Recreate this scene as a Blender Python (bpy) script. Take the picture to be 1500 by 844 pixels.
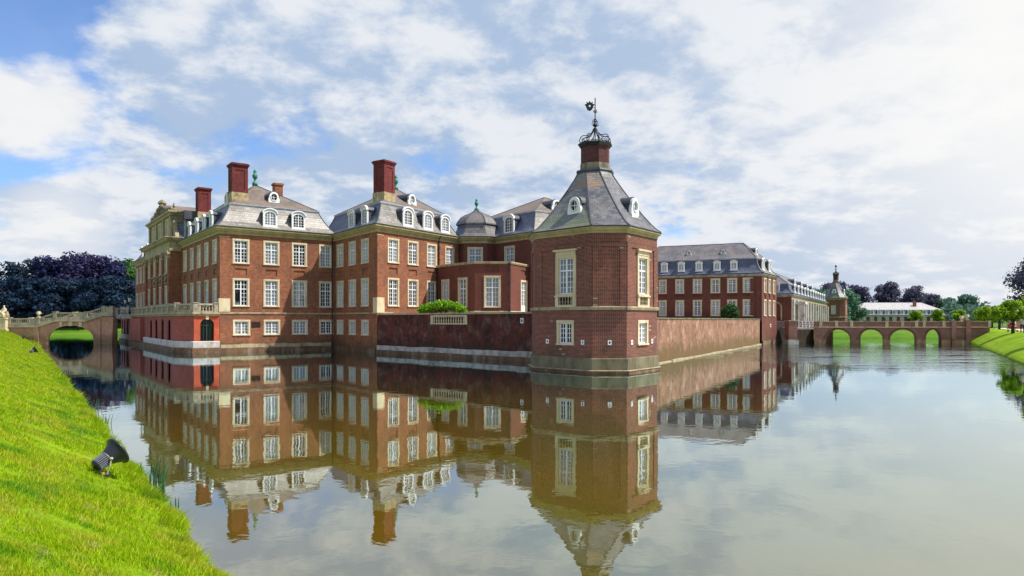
import bpy, bmesh, math, random
import numpy as np
from mathutils import Vector, Matrix
R_ = math.radians
sc = bpy.context.scene
for o in list(bpy.data.objects): bpy.data.objects.remove(o)
COL = sc.collection

# ------------------------------------------------------------------ camera, sun, sky
SUN_EL, SUN_AZ = 55.0, -7.0          # azimuth measured from +X towards +Y
cam_d = bpy.data.cameras.new('camera'); cam = bpy.data.objects.new('camera', cam_d); COL.objects.link(cam)
cam.location = (0, 0, 3.14); cam.rotation_euler = (R_(90), 0, 0)
cam_d.sensor_width = 36; cam_d.lens = 24.0; cam_d.shift_y = 47/1500
cam_d.clip_start = .1; cam_d.clip_end = 9000
sc.camera = cam
sl = bpy.data.lights.new('sun', 'SUN'); sl.energy = 5.0; sl.angle = R_(.53); sl.color = (1, .93, .82)
sun = bpy.data.objects.new('sun', sl); COL.objects.link(sun)
sdir = Vector((math.cos(R_(SUN_EL))*math.cos(R_(SUN_AZ)), math.cos(R_(SUN_EL))*math.sin(R_(SUN_AZ)), math.sin(R_(SUN_EL))))
sun.rotation_euler = sdir.to_track_quat('Z', 'Y').to_euler(); sun.location = sdir*200
sc.view_settings.view_transform = 'Standard'; sc.view_settings.look = 'None'
sc.view_settings.exposure = .6; sc.view_settings.gamma = 1
sc.cycles.max_bounces = 6; sc.cycles.diffuse_bounces = 2; sc.cycles.glossy_bounces = 3; sc.cycles.transparent_max_bounces = 4

class NT:
    """tiny node tree writer"""
    def __init__(s, t): s.t = t; t.nodes.clear()
    def n(s, ty, ins=None, **kw):
        nd = s.t.nodes.new(ty)
        for k, v in kw.items(): setattr(nd, k, v)
        for k, v in (ins or {}).items():
            i = nd.inputs[k]
            if isinstance(v, bpy.types.NodeSocket): s.t.links.new(v, i)
            elif isinstance(v, bpy.types.Node): s.t.links.new(v.outputs[0], i)
            else:
                if i.type == 'RGBA' and len(v) == 3: v = (*v, 1)
                i.default_value = v
        return nd
    def m(s, op, a, b=0, c=0, clamp=False):
        return s.n('ShaderNodeMath', {0: a, 1: b, 2: c}, operation=op, use_clamp=clamp).outputs[0]
    def vm(s, op, a, b=(0, 0, 0)):
        nd = s.n('ShaderNodeVectorMath', {0: a, 1: b}, operation=op)
        return nd.outputs['Value'] if op in ('DOT_PRODUCT', 'LENGTH') else nd.outputs[0]
    def mix(s, f, a, b, blend='MIX'):
        return s.n('ShaderNodeMix', {0: f, 6: a, 7: b}, data_type='RGBA', blend_type=blend).outputs[2]
    def noise(s, v, scale, det=4, rough=.55, dist=0):
        return s.n('ShaderNodeTexNoise', {'Vector': v, 'Scale': scale, 'Detail': det, 'Roughness': rough, 'Distortion': dist}).outputs[0]
    def ramp(s, f, lo, hi):
        return s.n('ShaderNodeMapRange', {0: f, 1: lo, 2: hi, 3: 0., 4: 1.}, interpolation_type='SMOOTHSTEP').outputs[0]

def pdir(px, py):
    return Vector(((px-750)/1000, 1, (469-py)/1000)).normalized()

w = bpy.data.worlds.new('World'); sc.world = w; w.use_nodes = True
T = NT(w.node_tree)
sky = T.n('ShaderNodeTexSky', sky_type='NISHITA', sun_disc=False, sun_elevation=R_(SUN_EL), sun_rotation=R_(90-SUN_AZ), altitude=0, air_density=1.0, dust_density=.6, ozone_density=2.5)
D = T.vm('NORMALIZE', T.n('ShaderNodeTexCoord').outputs['Generated'])
sep = T.n('ShaderNodeSeparateXYZ', {0: D}); DZ = sep.outputs[2]
inv = T.m('DIVIDE', 1, T.m('ADD', T.m('MAXIMUM', DZ, 0), .27))
cp = T.n('ShaderNodeCombineXYZ', {0: T.m('MULTIPLY', sep.outputs[0], inv), 1: T.m('MULTIPLY', sep.outputs[1], inv), 2: 0.}).outputs[0]
n1 = T.noise(cp, 1.5, 8, .56, .35)
n2 = T.noise(T.vm('ADD', cp, (7.3, 2.1, 0)), 4.6, 8, .62, .15)
n3 = T.noise(T.vm('ADD', cp, (1.3, 9.1, 4)), .8, 5, .55, .2)
base = T.m('ADD', T.m('MULTIPLY', n1, .62), T.m('MULTIPLY', n2, .38))
cov = T.m('ADD', base, .085)
def blob(px, py, rad, amp):
    d = T.vm('DOT_PRODUCT', D, tuple(pdir(px, py)))
    f = T.ramp(d, math.cos(R_(rad)), 1.0)
    return T.m('MULTIPLY', f, amp)
for b in [(25, 5, 6.5, -.32), (225, 50, 5, -.10), (150, 205, 7, -.13), (200, 110, 7, .09), (290, 190, 6, -.07), (455, 190, 4, -.14), (330, 250, 6, -.08), (250, 320, 9, .12), (640, 195, 5, -.12), (980, 285, 6.5, -.20), (20, 300, 7, -.10),
          (870, 330, 4, -.08), (30, 150, 4.8, .24), (100, 20, 4, .12), (310, 70, 7, .1), (90, 330, 5.5, .24), (1150, 150, 24, .26), (1480, 120, 22, .3), (560, 60, 12, .16), (800, 110, 16, .14), (300, 60, 8, .1), (480, 330, 9, .14), (800, 700, 1, 0)]:
    cov = T.m('ADD', cov, blob(*b))
mask = T.m('MAXIMUM', T.ramp(cov, .45, .63), .10)
mask = T.m('MAXIMUM', mask, T.m('MULTIPLY', T.ramp(DZ, .2, .0), .7))
glow = T.m('POWER', T.m('MAXIMUM', T.vm('DOT_PRODUCT', D, tuple(pdir(1600, 110))), 0), 22)
shade = T.ramp(T.m('ADD', T.m('MULTIPLY', n2, .55), T.m('MULTIPLY', n3, .5)), .455, .585)
ccol = T.mix(shade, (4.1, 5.3, 7.2), (7.9, 8.2, 8.7))
ccol = T.mix(T.m('MULTIPLY', glow, .95, clamp=True), ccol, (9.6, 9.5, 9.3))
puff = T.m('ADD', blob(35, 150, 5.5, 1.0), blob(90, 335, 5, .7))
ccol = T.mix(T.m('MULTIPLY', puff, .9, clamp=True), ccol, (8.9, 8.9, 8.9))
skyc = T.mix(1.0, sky.outputs[0], (1.15, 1.45, 1.85), "MULTIPLY")
fin = T.mix(mask, skyc, ccol)
bg = T.n('ShaderNodeBackground', {0: fin, 1: .068})
T.n('ShaderNodeOutputWorld', {0: bg})

# ------------------------------------------------------------------ object helpers
WM = {}
def tagit(o, label=None, cat=None, group=None, kind=None):
    if label: o['label'] = label
    if cat: o['category'] = cat
    if group: o['group'] = group
    if kind: o['kind'] = kind
    return o
def place(o, parent, M):
    COL.objects.link(o)
    if parent is not None:
        o.parent = parent; o.matrix_local = WM[parent.name].inverted() @ M
    else: o.matrix_world = M
    WM[o.name] = M.copy()
    return o
def thing(name, label, cat, loc, group=None):
    o = bpy.data.objects.new(name, None); o.empty_display_size = .3
    place(o, None, Matrix.Translation(loc)); return tagit(o, label, cat, group)

class MB:
    def __init__(s): s.v = []; s.f = []; s.mi = []; s.M = None; s.cur = 0
    def add(s, pts, faces):
        b = len(s.v)
        for p in pts:
            p = Vector(p); s.v.append(tuple(s.M @ p) if s.M is not None else tuple(p))
        for f in faces: s.f.append([b+i for i in f]); s.mi.append(s.cur)
    def quad(s, *p): s.add(p, [list(range(len(p)))])
    def box(s, x0, x1, y0, y1, z0, z1):
        s.add([(x0,y0,z0),(x1,y0,z0),(x1,y1,z0),(x0,y1,z0),(x0,y0,z1),(x1,y0,z1),(x1,y1,z1),(x0,y1,z1)],
              [[0,3,2,1],[4,5,6,7],[0,1,5,4],[1,2,6,5],[2,3,7,6],[3,0,4,7]])
    def rings(s, rr, close=True, cap0=False, cap1=False):
        n = len(rr[0]); pts = [p for r in rr for p in r]; F = []
        for i in range(len(rr)-1):
            for j in range(n if close else n-1):
                k = (j+1) % n; F.append([i*n+j, i*n+k, (i+1)*n+k, (i+1)*n+j])
        if cap0: F.append(list(range(n))[::-1])
        if cap1: F.append([(len(rr)-1)*n+j for j in range(n)])
        s.add(pts, F)
    def lathe(s, c, prof, seg=10, caps=True):
        rr = [[(c[0]+r*math.cos(2*math.pi*k/seg), c[1]+r*math.sin(2*math.pi*k/seg), c[2]+z) for k in range(seg)] for r, z in prof]
        s.rings(rr, cap0=caps, cap1=caps)
    def tube(s, pts, rad, seg=6, caps=True):
        pts = [Vector(p) for p in pts]
        if not isinstance(rad, (list, tuple)): rad = [rad]*len(pts)
        rr = []; up = None
        for i, p in enumerate(pts):
            d = (pts[min(i+1, len(pts)-1)]-pts[max(i-1, 0)]).normalized()
            if up is None: up = Vector((0, 0, 1)) if abs(d.z) < .9 else Vector((1, 0, 0))
            a = d.cross(up).normalized(); b = a.cross(d).normalized(); up = b
            rr.append([tuple(p+(a*math.cos(2*math.pi*k/seg)+b*math.sin(2*math.pi*k/seg))*rad[i]) for k in range(seg)])
        s.rings(rr, cap0=caps, cap1=caps)
    def exz(s, outline, y0, y1):          # outline in local x,z pushed along y
        n = len(outline)
        s.rings([[(x, y0, z) for x, z in outline], [(x, y1, z) for x, z in outline]], cap0=True, cap1=True)
    def ringxz(s, o, i, y0, y1):          # frame between two outlines, same count
        n = len(o)
        r = [[(x, y1, z) for x, z in o], [(x, y0, z) for x, z in o], [(x, y0, z) for x, z in i], [(x, y1, z) for x, z in i], [(x, y1, z) for x, z in o]]
        s.rings(r)
    def mesh(s, name, mats, org=None, smooth=False, uv=True):
        me = bpy.data.meshes.new(name)
        V = np.array(s.v, dtype=float).reshape(-1, 3)
        W = V.copy()
        if org is not None: V = V-np.array(org)
        me.from_pydata(V.tolist(), [], s.f)
        for m_ in (mats if isinstance(mats, (list, tuple)) else [mats]): me.materials.append(m_)
        if any(s.mi): me.polygons.foreach_set('material_index', s.mi)
        bm = bmesh.new(); bm.from_mesh(me)
        if smooth: bmesh.ops.remove_doubles(bm, verts=bm.verts, dist=1e-4)
        bmesh.ops.recalc_face_normals(bm, faces=bm.faces) if len(s.f) < 60000 else None
        if uv:
            L = bm.loops.layers.uv.new('UVMap'); og = Vector(org) if org is not None else Vector((0, 0, 0))
            for f in bm.faces:
                n = f.normal
                if abs(n.z) > .93: t = Vector((1, 0, 0))
                else:
                    t = Vector((-n.y, n.x, 0)).normalized()
                q = n.cross(t)
                for l in f.loops:
                    p = l.vert.co+og; l[L].uv = (p.dot(t), p.dot(q) if abs(n.z) > .05 else p.z)
        bm.to_mesh(me); bm.free()
        if smooth: me.polygons.foreach_set('use_smooth', [True]*len(me.polygons))
        return me
    def build(s, name, mats, parent, kind=None, label=None, smooth=False, uv=True):
        M = WM[parent.name].copy() if parent is not None else Matrix.Identity(4)
        org = M.to_translation() if parent is not None else None
        if parent is not None: M = Matrix.Translation(org)
        o = bpy.data.objects.new(name, s.mesh(name, mats, org, smooth, uv))
        place(o, parent, M)
        if kind: o['kind'] = kind
        if label: o['label'] = label
        return o

def v2(p): return Vector((p[0], p[1]))
def frame(P0, P1):
    a, b = v2(P0), v2(P1); L = (b-a).length; d = (b-a)/L; return a, d, Vector((d.y, -d.x)), L
def FM(P0, P1, s=0, z=0, out=0):          # local x along wall, -y outward, z up, origin at wall foot
    a, d, n, L = frame(P0, P1); p = a+d*s+n*out
    return Matrix.Translation((p.x, p.y, z)) @ Matrix.Rotation(math.atan2(d.y, d.x), 4, 'Z')
def inset(poly, d):
    n = len(poly); out = []
    for i in range(n):
        _, d0, n0, _ = frame(poly[i-1], poly[i]); _, d1, n1, _ = frame(poly[i], poly[(i+1) % n])
        b = (n0+n1); k = d/max(.25, (1+n0.dot(n1))); p = v2(poly[i])-b*k
        out.append((p.x, p.y))
    return out

# ------------------------------------------------------------------ materials
MATS = {}
def mat(name):
    m_ = bpy.data.materials.new(name); m_.use_nodes = True; MATS[name] = m_; return m_, NT(m_.node_tree)
def pbsdf(t, col, rough=.8, spec=.3, normal=None, metal=0):
    ins = {'Base Color': col, 'Roughness': rough, 'Specular IOR Level': spec, 'Metallic': metal}
    if normal is not None: ins['Normal'] = normal
    b = t.n('ShaderNodeBsdfPrincipled', ins); t.n('ShaderNodeOutputMaterial', {0: b.outputs[0]}); return b
def brick(name, c1, c2, mortar, stain=.0, algae=.5, pale=.0, rowh=.078, patch=.25, specks=.0, algc=(.055, .050, .022)):
    m_, t = mat(name)
    g = t.n('ShaderNodeNewGeometry').outputs['Position']; uv = t.n('ShaderNodeUVMap').outputs[0]
    bt = t.n('ShaderNodeTexBrick', {'Vector': uv, 'Color1': (0, 0, 0), 'Color2': (1, 1, 1), 'Mortar': (.5, .5, .5), 'Scale': 1.0, 'Mortar Size': .012, 'Mortar Smooth': .3, 'Brick Width': .25, 'Row Height': rowh, 'Bias': 0.})
    v = bt.outputs[0]; f = bt.outputs[1]
    big = t.noise(g, .45, 5, .6); mid = t.noise(g, 2.6, 4, .6); fine = t.noise(g, 9, 3, .7)
    c = t.mix(v, c1, c2)
    c = t.mix(t.m('MULTIPLY', t.ramp(fine, .48, .68), .6), c, tuple(x*.35 for x in c1))
    c = t.mix(t.m('MULTIPLY', t.ramp(mid, .45, .72), patch), c, tuple(min(1, x*1.6+.03) for x in c2))
    c = t.mix(t.m('MULTIPLY', t.ramp(big, .42, .66), .55), c, tuple(x*.55 for x in c1))
    c = t.mix(t.m('MULTIPLY', t.ramp(t.noise(t.vm('MULTIPLY', g, (2.2, 2.2, .18)), 1.0, 5, .6), .52, .72), .4), c, tuple(x*.45 for x in c1))
    c = t.mix(f, c, mortar)
    wn = t.n('ShaderNodeTexWhiteNoise', {0: t.vm('FLOOR', t.vm('MULTIPLY', uv, (4, 1/rowh, 0)))}, noise_dimensions='3D').outputs[0]
    if specks: c = t.mix(t.m('MULTIPLY', t.m('GREATER_THAN', wn, .992), t.m('MULTIPLY', t.ramp(big, .4, .6), specks)), c, (.5, .4, .33))
    z = t.n('ShaderNodeSeparateXYZ', {0: g}).outputs[2]
    if stain:
        st = t.noise(t.vm('MULTIPLY', g, (1, 1, .8)), 1.3, 6, .72)
        c = t.mix(t.m('MULTIPLY', t.ramp(st, .46, .64), stain), c, (.012, .010, .010))
    if pale:
        st = t.noise(t.vm('ADD', t.vm('MULTIPLY', g, (1, 1, 1)), (9, 4, 2)), 1.1, 6, .7)
        c = t.mix(t.m('MULTIPLY', t.ramp(st, .5, .7), pale), c, (.55, .42, .33))
    al = t.noise(t.vm('MULTIPLY', g, (1, 1, .8)), 1.1, 6, .72)
    zf = t.n('ShaderNodeMapRange', {0: z, 1: .1, 2: 2.6, 3: 1., 4: 0.}).outputs[0]
    c = t.mix(t.m('MULTIPLY', t.ramp(t.m('ADD', t.m('MULTIPLY', zf, .5), t.m('MULTIPLY', al, .8)), .58, .82), algae), c, algc)
    bm = t.n('ShaderNodeBump', {'Strength': .35, 'Distance': .02, 'Height': t.m('ADD', t.m('MULTIPLY', f, -.7), fine)})
    pbsdf(t, c, .85, .25, bm.outputs[0]); return m_
def noisy(name, c1, c2, scale=3, rough=.8, spec=.3, bump=.2, c3=None, streak=1.0, metal=0, lo=.35, hi=.68):
    m_, t = mat(name); g = t.n('ShaderNodeNewGeometry').outputs['Position']
    g2 = t.vm('MULTIPLY', g, (1, 1, streak))
    a = t.noise(g2, scale, 6, .62); b = t.noise(g, scale*7, 4, .6)
    c = t.mix(t.ramp(a, lo, hi), c1, c2)
    if c3: c = t.mix(t.m('MULTIPLY', t.ramp(t.noise(t.vm('ADD', g2, (5, 3, 1)), scale*.6, 6, .7), .5, .68), .75), c, c3)
    c = t.mix(t.m('MULTIPLY', b, .3), c, tuple(x*.55 for x in c1))
    bm = t.n('ShaderNodeBump', {'Strength': bump, 'Distance': .03, 'Height': b})
    pbsdf(t, c, rough, spec, bm.outputs[0], metal); return m_
def slate(name, c1, c2, moss=0., rough=.42, w_=.26, h_=.17, moss_c=(.05, .075, .02), spec=.55, pale=None, patchy=.4):
    m_, t = mat(name); g = t.n('ShaderNodeNewGeometry').outputs['Position']; uv = t.n('ShaderNodeUVMap').outputs[0]
    bt = t.n('ShaderNodeTexBrick', {'Vector': uv, 'Color1': (0, 0, 0), 'Color2': (1, 1, 1), 'Mortar': (.3, .3, .3), 'Scale': 1.0, 'Mortar Size': .014, 'Mortar Smooth': .5, 'Brick Width': w_, 'Row Height': h_, 'Bias': 0.})
    c = t.mix(bt.outputs[0], c1, c2)
    c = t.mix(t.m('MULTIPLY', t.ramp(t.noise(g, .7, 6, .65), .42, .66), patchy), c, pale or tuple(min(1, x*1.7) for x in c2))
    c = t.mix(t.m('MULTIPLY', bt.outputs[1], .75), c, (.02, .02, .025))
    if moss: c = t.mix(t.m('MULTIPLY', t.ramp(t.noise(g, .55, 6, .7), .46, .6), moss), c, moss_c)
    sy = t.n('ShaderNodeSeparateXYZ', {0: uv}).outputs[1]
    saw = t.m('FRACT', t.m('DIVIDE', sy, h_))
    bm = t.n('ShaderNodeBump', {'Strength': .6, 'Distance': .03, 'Height': t.m('ADD', t.m('MULTIPLY', saw, -1), t.m('MULTIPLY', bt.outputs[0], .5))})
    pbsdf(t, c, rough, spec, bm.outputs[0]); return m_

B_MAIN = brick('brick_castle', (.10, .024, .012), (.33, .095, .036), (.30, .17, .11), algae=.55, patch=.4)
B_TOWER = brick('brick_tower', (.060, .012, .010), (.215, .046, .028), (.30, .18, .14), algae=.45, patch=.25, specks=.6)
B_WING = brick('brick_wing', (.075, .014, .010), (.160, .033, .021), (.2, .10, .08), algae=.5, patch=.15)
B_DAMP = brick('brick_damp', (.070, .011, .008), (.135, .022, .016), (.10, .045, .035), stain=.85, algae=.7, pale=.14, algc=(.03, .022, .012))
B_QUAY = brick('brick_quay', (.16, .062, .036), (.31, .135, .080), (.32, .21, .14), stain=.4, algae=.95, pale=.4, patch=.5, algc=(.12, .075, .03))
B_TERR = brick('brick_terrace', (.26, .05, .045), (.36, .085, .07), (.3, .12, .1), algae=.35)
B_ORANGE = brick('brick_painted', (.40, .065, .028), (.52, .10, .045), (.4, .1, .06), algae=.35, patch=.3)
B_BRIDGE = brick('brick_bridge', (.42, .18, .11), (.56, .28, .18), (.5, .34, .24), algae=.5, pale=.3, patch=.3)
B_BRIDGE2 = brick('brick_far_bridge', (.17, .07, .055), (.25, .11, .085), (.22, .14, .12), algae=.4, pale=.1)
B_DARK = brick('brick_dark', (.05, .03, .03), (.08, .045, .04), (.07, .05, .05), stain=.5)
B_STACK = brick('brick_stack', (.06, .016, .020), (.13, .034, .036), (.12, .06, .06), algae=0, patch=.3)
B_CHIM = brick('brick_chimney', (.105, .016, .018), (.18, .030, .030), (.14, .04, .04), algae=0, patch=.3)
STONE = noisy('sandstone', (.56, .46, .29), (.66, .57, .40), 2, c3=(.32, .26, .16), streak=.4)
STONE_D = noisy('sandstone_dirty', (.42, .345, .215), (.28, .23, .15), 2.2, c3=(.07, .065, .05), streak=.3)
STONE_W = noisy('sandstone_weathered', (.44, .385, .29), (.31, .27, .20), 2, c3=(.12, .11, .08), streak=.6)
STONE_B = noisy('sandstone_blackened', (.30, .25, .17), (.10, .09, .07), 1.8, c3=(.03, .03, .028), streak=.5, bump=.6)
STONE_BR = noisy('stone_foot_brown', (.16, .09, .05), (.09, .05, .03), 1.4, c3=(.30, .24, .17), streak=.5)
STONE_G = noisy('stone_mossy', (.19, .165, .105), (.09, .08, .045), 1.2, c3=(.07, .07, .03), streak=.5)
PLINTH = noisy('stone_plinth', (.42, .40, .38), (.24, .22, .20), 1.6, c3=(.03, .028, .02), streak=.8, bump=.5)
PLINTH_W = noisy('stone_plinth_pale', (.58, .56, .55), (.42, .39, .38), 1.6, c3=(.16, .13, .11), streak=.8)
CHIMST = noisy('chimney_stone', (.48, .38, .22), (.30, .23, .13), 2.5, c3=(.1, .08, .06))
CORN = noisy('cornice_paint', (.42, .35, .18), (.30, .25, .12), 2, c3=(.2, .2, .1), streak=.5)
GUTTER = noisy('gutter_copper', (.10, .14, .10), (.06, .07, .06), 2, .6)
GUTDK = noisy('gutter_dark', (.03, .03, .035), (.06, .06, .065), 2, .5)
WHITE = noisy('white_paint', (.80, .81, .82), (.70, .72, .74), 3, .45, .4, .05)
LEAD = noisy('lead_sheet', (.40, .44, .50), (.25, .28, .33), 2, .45, .5, .1)
LEADDK = noisy('lead_dark', (.028, .034, .055), (.06, .068, .095), 2, .5, .5, .1)
SL_BLUE = slate('slate_blue', (.040, .055, .10), (.080, .10, .16), rough=.42)
SL_SUNLIT = slate('slate_sunlit', (.10, .096, .09), (.22, .21, .195), rough=.5, h_=.25, w_=.4, pale=(.38, .365, .36), moss=.4, moss_c=(.13, .09, .07))  # whitish sun sheen of the lit slopes is painted into this slate
SL_BROWN = slate('slate_brown', (.10, .082, .07), (.16, .13, .11), moss=.5, moss_c=(.20, .125, .085), rough=.6, spec=.3)
SL_TOWER = slate('slate_tower', (.052, .056, .07), (.115, .118, .135), rough=.42, w_=.30, h_=.19, pale=(.30, .28, .27), patchy=.3)
SL_MOSS = slate('slate_tower_mossy', (.085, .095, .10), (.14, .15, .15), moss=.75, moss_c=(.10, .13, .04), rough=.5, w_=.30, h_=.19, patchy=.2)
SL_RUST = slate('slate_tower_rusty', (.12, .11, .11), (.2, .18, .17), moss=.85, moss_c=(.24, .13, .06), rough=.5, w_=.30, h_=.19, patchy=.2)
SL_PURP = slate('slate_grey', (.07, .068, .078), (.13, .12, .13), moss=.3, moss_c=(.2, .17, .16), rough=.5)
SL_LIGHT = slate('slate_light', (.30, .29, .30), (.44, .42, .43), rough=.5, pale=(.5, .48, .48))
IRON = noisy('iron_black', (.015, .016, .02), (.03, .03, .035), 5, .5)
COPPER = noisy('copper_green', (.05, .26, .19), (.03, .13, .11), 6, .6)
BARK = noisy('bark', (.05, .038, .03), (.025, .02, .016), 8, .9, bump=.6)
PATH = noisy('path_gravel', (.62, .52, .44), (.5, .42, .35), 1.5, .9)
SOIL = noisy('bank_soil', (.05, .035, .015), (.02, .016, .01), 3, .9, bump=.8)
SHADE_DK = noisy('shade_backing', (.010, .008, .008), (.02, .015, .012), 1, .9)  # near-black colour that paints the shade inside openings
FLOOR = noisy('courtyard_gravel', (.34, .29, .22), (.26, .22, .17), 1, .9)

m_, t = mat('window_glass')
oi = t.n('ShaderNodeObjectInfo').outputs['Random']
g = t.n('ShaderNodeNewGeometry').outputs['Position']
c = t.mix(t.ramp(t.m('ADD', t.m('MULTIPLY', oi, .75), t.m('MULTIPLY', t.noise(g, 1.1, 3, .5), .6)), .62, .80), (.008, .010, .014), (.24, .27, .30))
pbsdf(t, c, .08, .32); GLASS = m_
m_, t = mat('window_glass_curtain')
g = t.n('ShaderNodeNewGeometry').outputs['Position']
pbsdf(t, t.mix(t.ramp(t.noise(t.vm('MULTIPLY', g, (1, 1, .5)), 3, 3, .6), .4, .65), (.14, .15, .15), (.42, .42, .40)), .12, .8); GLASS_C = m_

# water: murky olive body under a fresnel mirror with faint ripples
m_, t = mat('moat_water')
g = t.n('ShaderNodeNewGeometry').outputs['Position']
dist = t.vm('LENGTH', t.vm('SUBTRACT', g, (37, 68, 0)))
rip = t.n('ShaderNodeMapRange', {0: dist, 1: 12., 2: 34., 3: 1., 4: .0}, interpolation_type='SMOOTHSTEP').outputs[0]
rpatch = t.m('MULTIPLY', rip, t.ramp(t.noise(t.vm('MULTIPLY', g, (.5, 1, 1)), .16, 4, .6), .34, .52))
b1 = t.noise(t.vm('MULTIPLY', g, (1, 1.0, 1)), 1.1, 3, .5, .4)
b2 = t.noise(t.vm('MULTIPLY', g, (1, 1.0, 1)), 4.5, 3, .5, .3)
h = t.m('ADD', t.m('MULTIPLY', b1, .020), t.m('MULTIPLY', b2, .0035))
h = t.m('ADD', h, t.m('MULTIPLY', t.m('MULTIPLY', t.noise(t.vm('MULTIPLY', g, (.7, 1, 1)), 1.5, 3, .6), rpatch), .42))
bp = t.n('ShaderNodeBump', {'Strength': .15, 'Distance': 1.0, 'Height': h})
fr = t.n('ShaderNodeFresnel', {'IOR': 1.36, 'Normal': bp.outputs[0]}).outputs[0]
fac = t.m('ADD', t.m('MULTIPLY', fr, 1.2), .27, clamp=True)
murk = t.mix(t.ramp(t.noise(g, .08, 4, .6), .35, .65), (.110, .066, .0), (.068, .062, .003))
dif = t.n('ShaderNodeBsdfDiffuse', {0: murk}); gl = t.n('ShaderNodeBsdfGlossy', {0: (.78, .90, .91), 'Roughness': .006, 'Normal': bp.outputs[0]})
mx = t.n('ShaderNodeMixShader', {0: fac, 1: dif.outputs[0], 2: gl.outputs[0]}); t.n('ShaderNodeOutputMaterial', {0: mx.outputs[0]}); WATER = m_

m_, t = mat('lawn')
g = t.n('ShaderNodeNewGeometry').outputs['Position']
c = t.mix(t.ramp(t.noise(g, .5, 6, .65), .35, .65), (.115, .225, .003), (.20, .30, .004))
c = t.mix(t.m('MULTIPLY', t.ramp(t.noise(g, 14, 5, .7), .42, .7), .6), c, (.05, .13, .004))
c = t.mix(t.m('MULTIPLY', t.ramp(t.noise(g, 1.7, 5, .7), .55, .75), .5), c, (.30, .33, .04))
bp = t.n('ShaderNodeBump', {'Strength': .8, 'Distance': .06, 'Height': t.noise(g, 9, 5, .75)})
pbsdf(t, c, .9, .1, bp.outputs[0]); LAWN = m_
m_, t = mat('lawn_far')
g = t.n('ShaderNodeNewGeometry').outputs['Position']
c = t.mix(t.ramp(t.noise(g, .22, 6, .65), .35, .65), (.045, .115, .008), (.095, .175, .014))
pbsdf(t, c, .9, .1); LAWN_FAR = m_
def leafmat(name, dark, light, scale=.5, transl=.35, rough=.6):
    m_, t = mat(name); ge = t.n('ShaderNodeNewGeometry')
    r = ge.outputs['Random Per Island']; ns = t.noise(ge.outputs['Position'], scale, 4, .6)
    c = t.mix(t.ramp(t.m('ADD', t.m('MULTIPLY', r, .5), t.m('MULTIPLY', ns, .6)), .3, .8), dark, light)
    b = t.n('ShaderNodeBsdfPrincipled', {'Base Color': c, 'Roughness': rough, 'Specular IOR Level': .25})
    tr = t.n('ShaderNodeBsdfTranslucent', {0: c})
    mx = t.n('ShaderNodeMixShader', {0: transl, 1: b.outputs[0], 2: tr.outputs[0]}); t.n('ShaderNodeOutputMaterial', {0: mx.outputs[0]}); return m_
L_COPPER = leafmat('leaves_copper_beech', (.008, .012, .050), (.035, .045, .150), .35)
L_COPPER2 = leafmat('leaves_copper_purple', (.014, .012, .050), (.055, .048, .150), .35)
L_TEAL = leafmat('leaves_dark_teal', (.003, .013, .036), (.018, .050, .100), .35)
L_GREEN = leafmat('leaves_green', (.020, .065, .012), (.07, .18, .03), .4)
L_FARG = leafmat('leaves_far_green', (.05, .12, .10), (.12, .25, .16), .3)  # distance haze is put in as a lighter leaf colour
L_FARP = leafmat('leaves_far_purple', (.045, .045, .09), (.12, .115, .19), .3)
L_LIME = leafmat('leaves_lime', (.07, .18, .008), (.38, .55, .03), 1.0, .5)
L_BUSH = leafmat('leaves_bright', (.06, .20, .005), (.25, .48, .015), 2.0, .4)
L_BUSHD = leafmat('leaves_shrub', (.012, .045, .012), (.05, .13, .03), 2.0, .3)
L_HILL = leafmat('leaves_hill', (.055, .11, .10), (.12, .21, .16), .15)  # haze over the far woods exists only in this leaf colour
L_REED = leafmat('reed_blade', (.015, .075, .04), (.07, .19, .07), 3, .2)
m_, t = mat('grass_blades'); ge = t.n('ShaderNodeNewGeometry'); P_ = ge.outputs['Position']
r = ge.outputs['Random Per Island']
c = t.mix(r, (.17, .31, .003), (.42, .55, .005))
c = t.mix(t.m('MULTIPLY', t.ramp(t.noise(P_, 1.6, 5, .65), .46, .60), .8), c, (.42, .44, .03))
c = t.mix(t.m('MULTIPLY', t.ramp(t.noise(t.vm('ADD', P_, (4, 4, 0)), 2.6, 5, .7), .56, .68), .7), c, (.50, .38, .16))
c = t.mix(t.m('MULTIPLY', t.ramp(t.noise(t.vm('ADD', P_, (1, 8, 0)), .9, 4, .6), .5, .66), .7), c, (.07, .25, .012))
b = t.n('ShaderNodeBsdfPrincipled', {'Base Color': c, 'Roughness': .6, 'Specular IOR Level': .2})
tr = t.n('ShaderNodeBsdfTranslucent', {0: c}); mx = t.n('ShaderNodeMixShader', {0: .45, 1: b.outputs[0], 2: tr.outputs[0]})
t.n('ShaderNodeOutputMaterial', {0: mx.outputs[0]}); BLADES = m_
def plain(name, c, rough=.6, spec=.4, metal=0):
    return noisy(name, c, tuple(x*.8 for x in c), 6, rough, spec, .05, metal=metal)
LAMPBLK = plain('lamp_housing', (.018, .021, .038), .4, .5); LAMPGREY = plain('lamp_ring', (.16, .17, .21), .35, .5)
BRACKET = plain('bracket_metal', (.38, .36, .24), .5); BRASS = plain('bracket_brass', (.35, .24, .05), .5)
SKIN = plain('skin', (.55, .32, .22)); CL_DARK = plain('cloth_dark', (.02, .022, .03)); CL_RED = plain('cloth_red', (.42, .05, .04)); CL_PINK = plain('cloth_pink', (.6, .38, .34)); CL_BEIGE = plain('cloth_beige', (.55, .45, .38)); HAIR = plain('hair_dark', (.02, .014, .01))
DOORG = plain('door_green', (.03, .06, .05)); LANT = plain('lantern_glass', (.7, .74, .78), .2)

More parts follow.
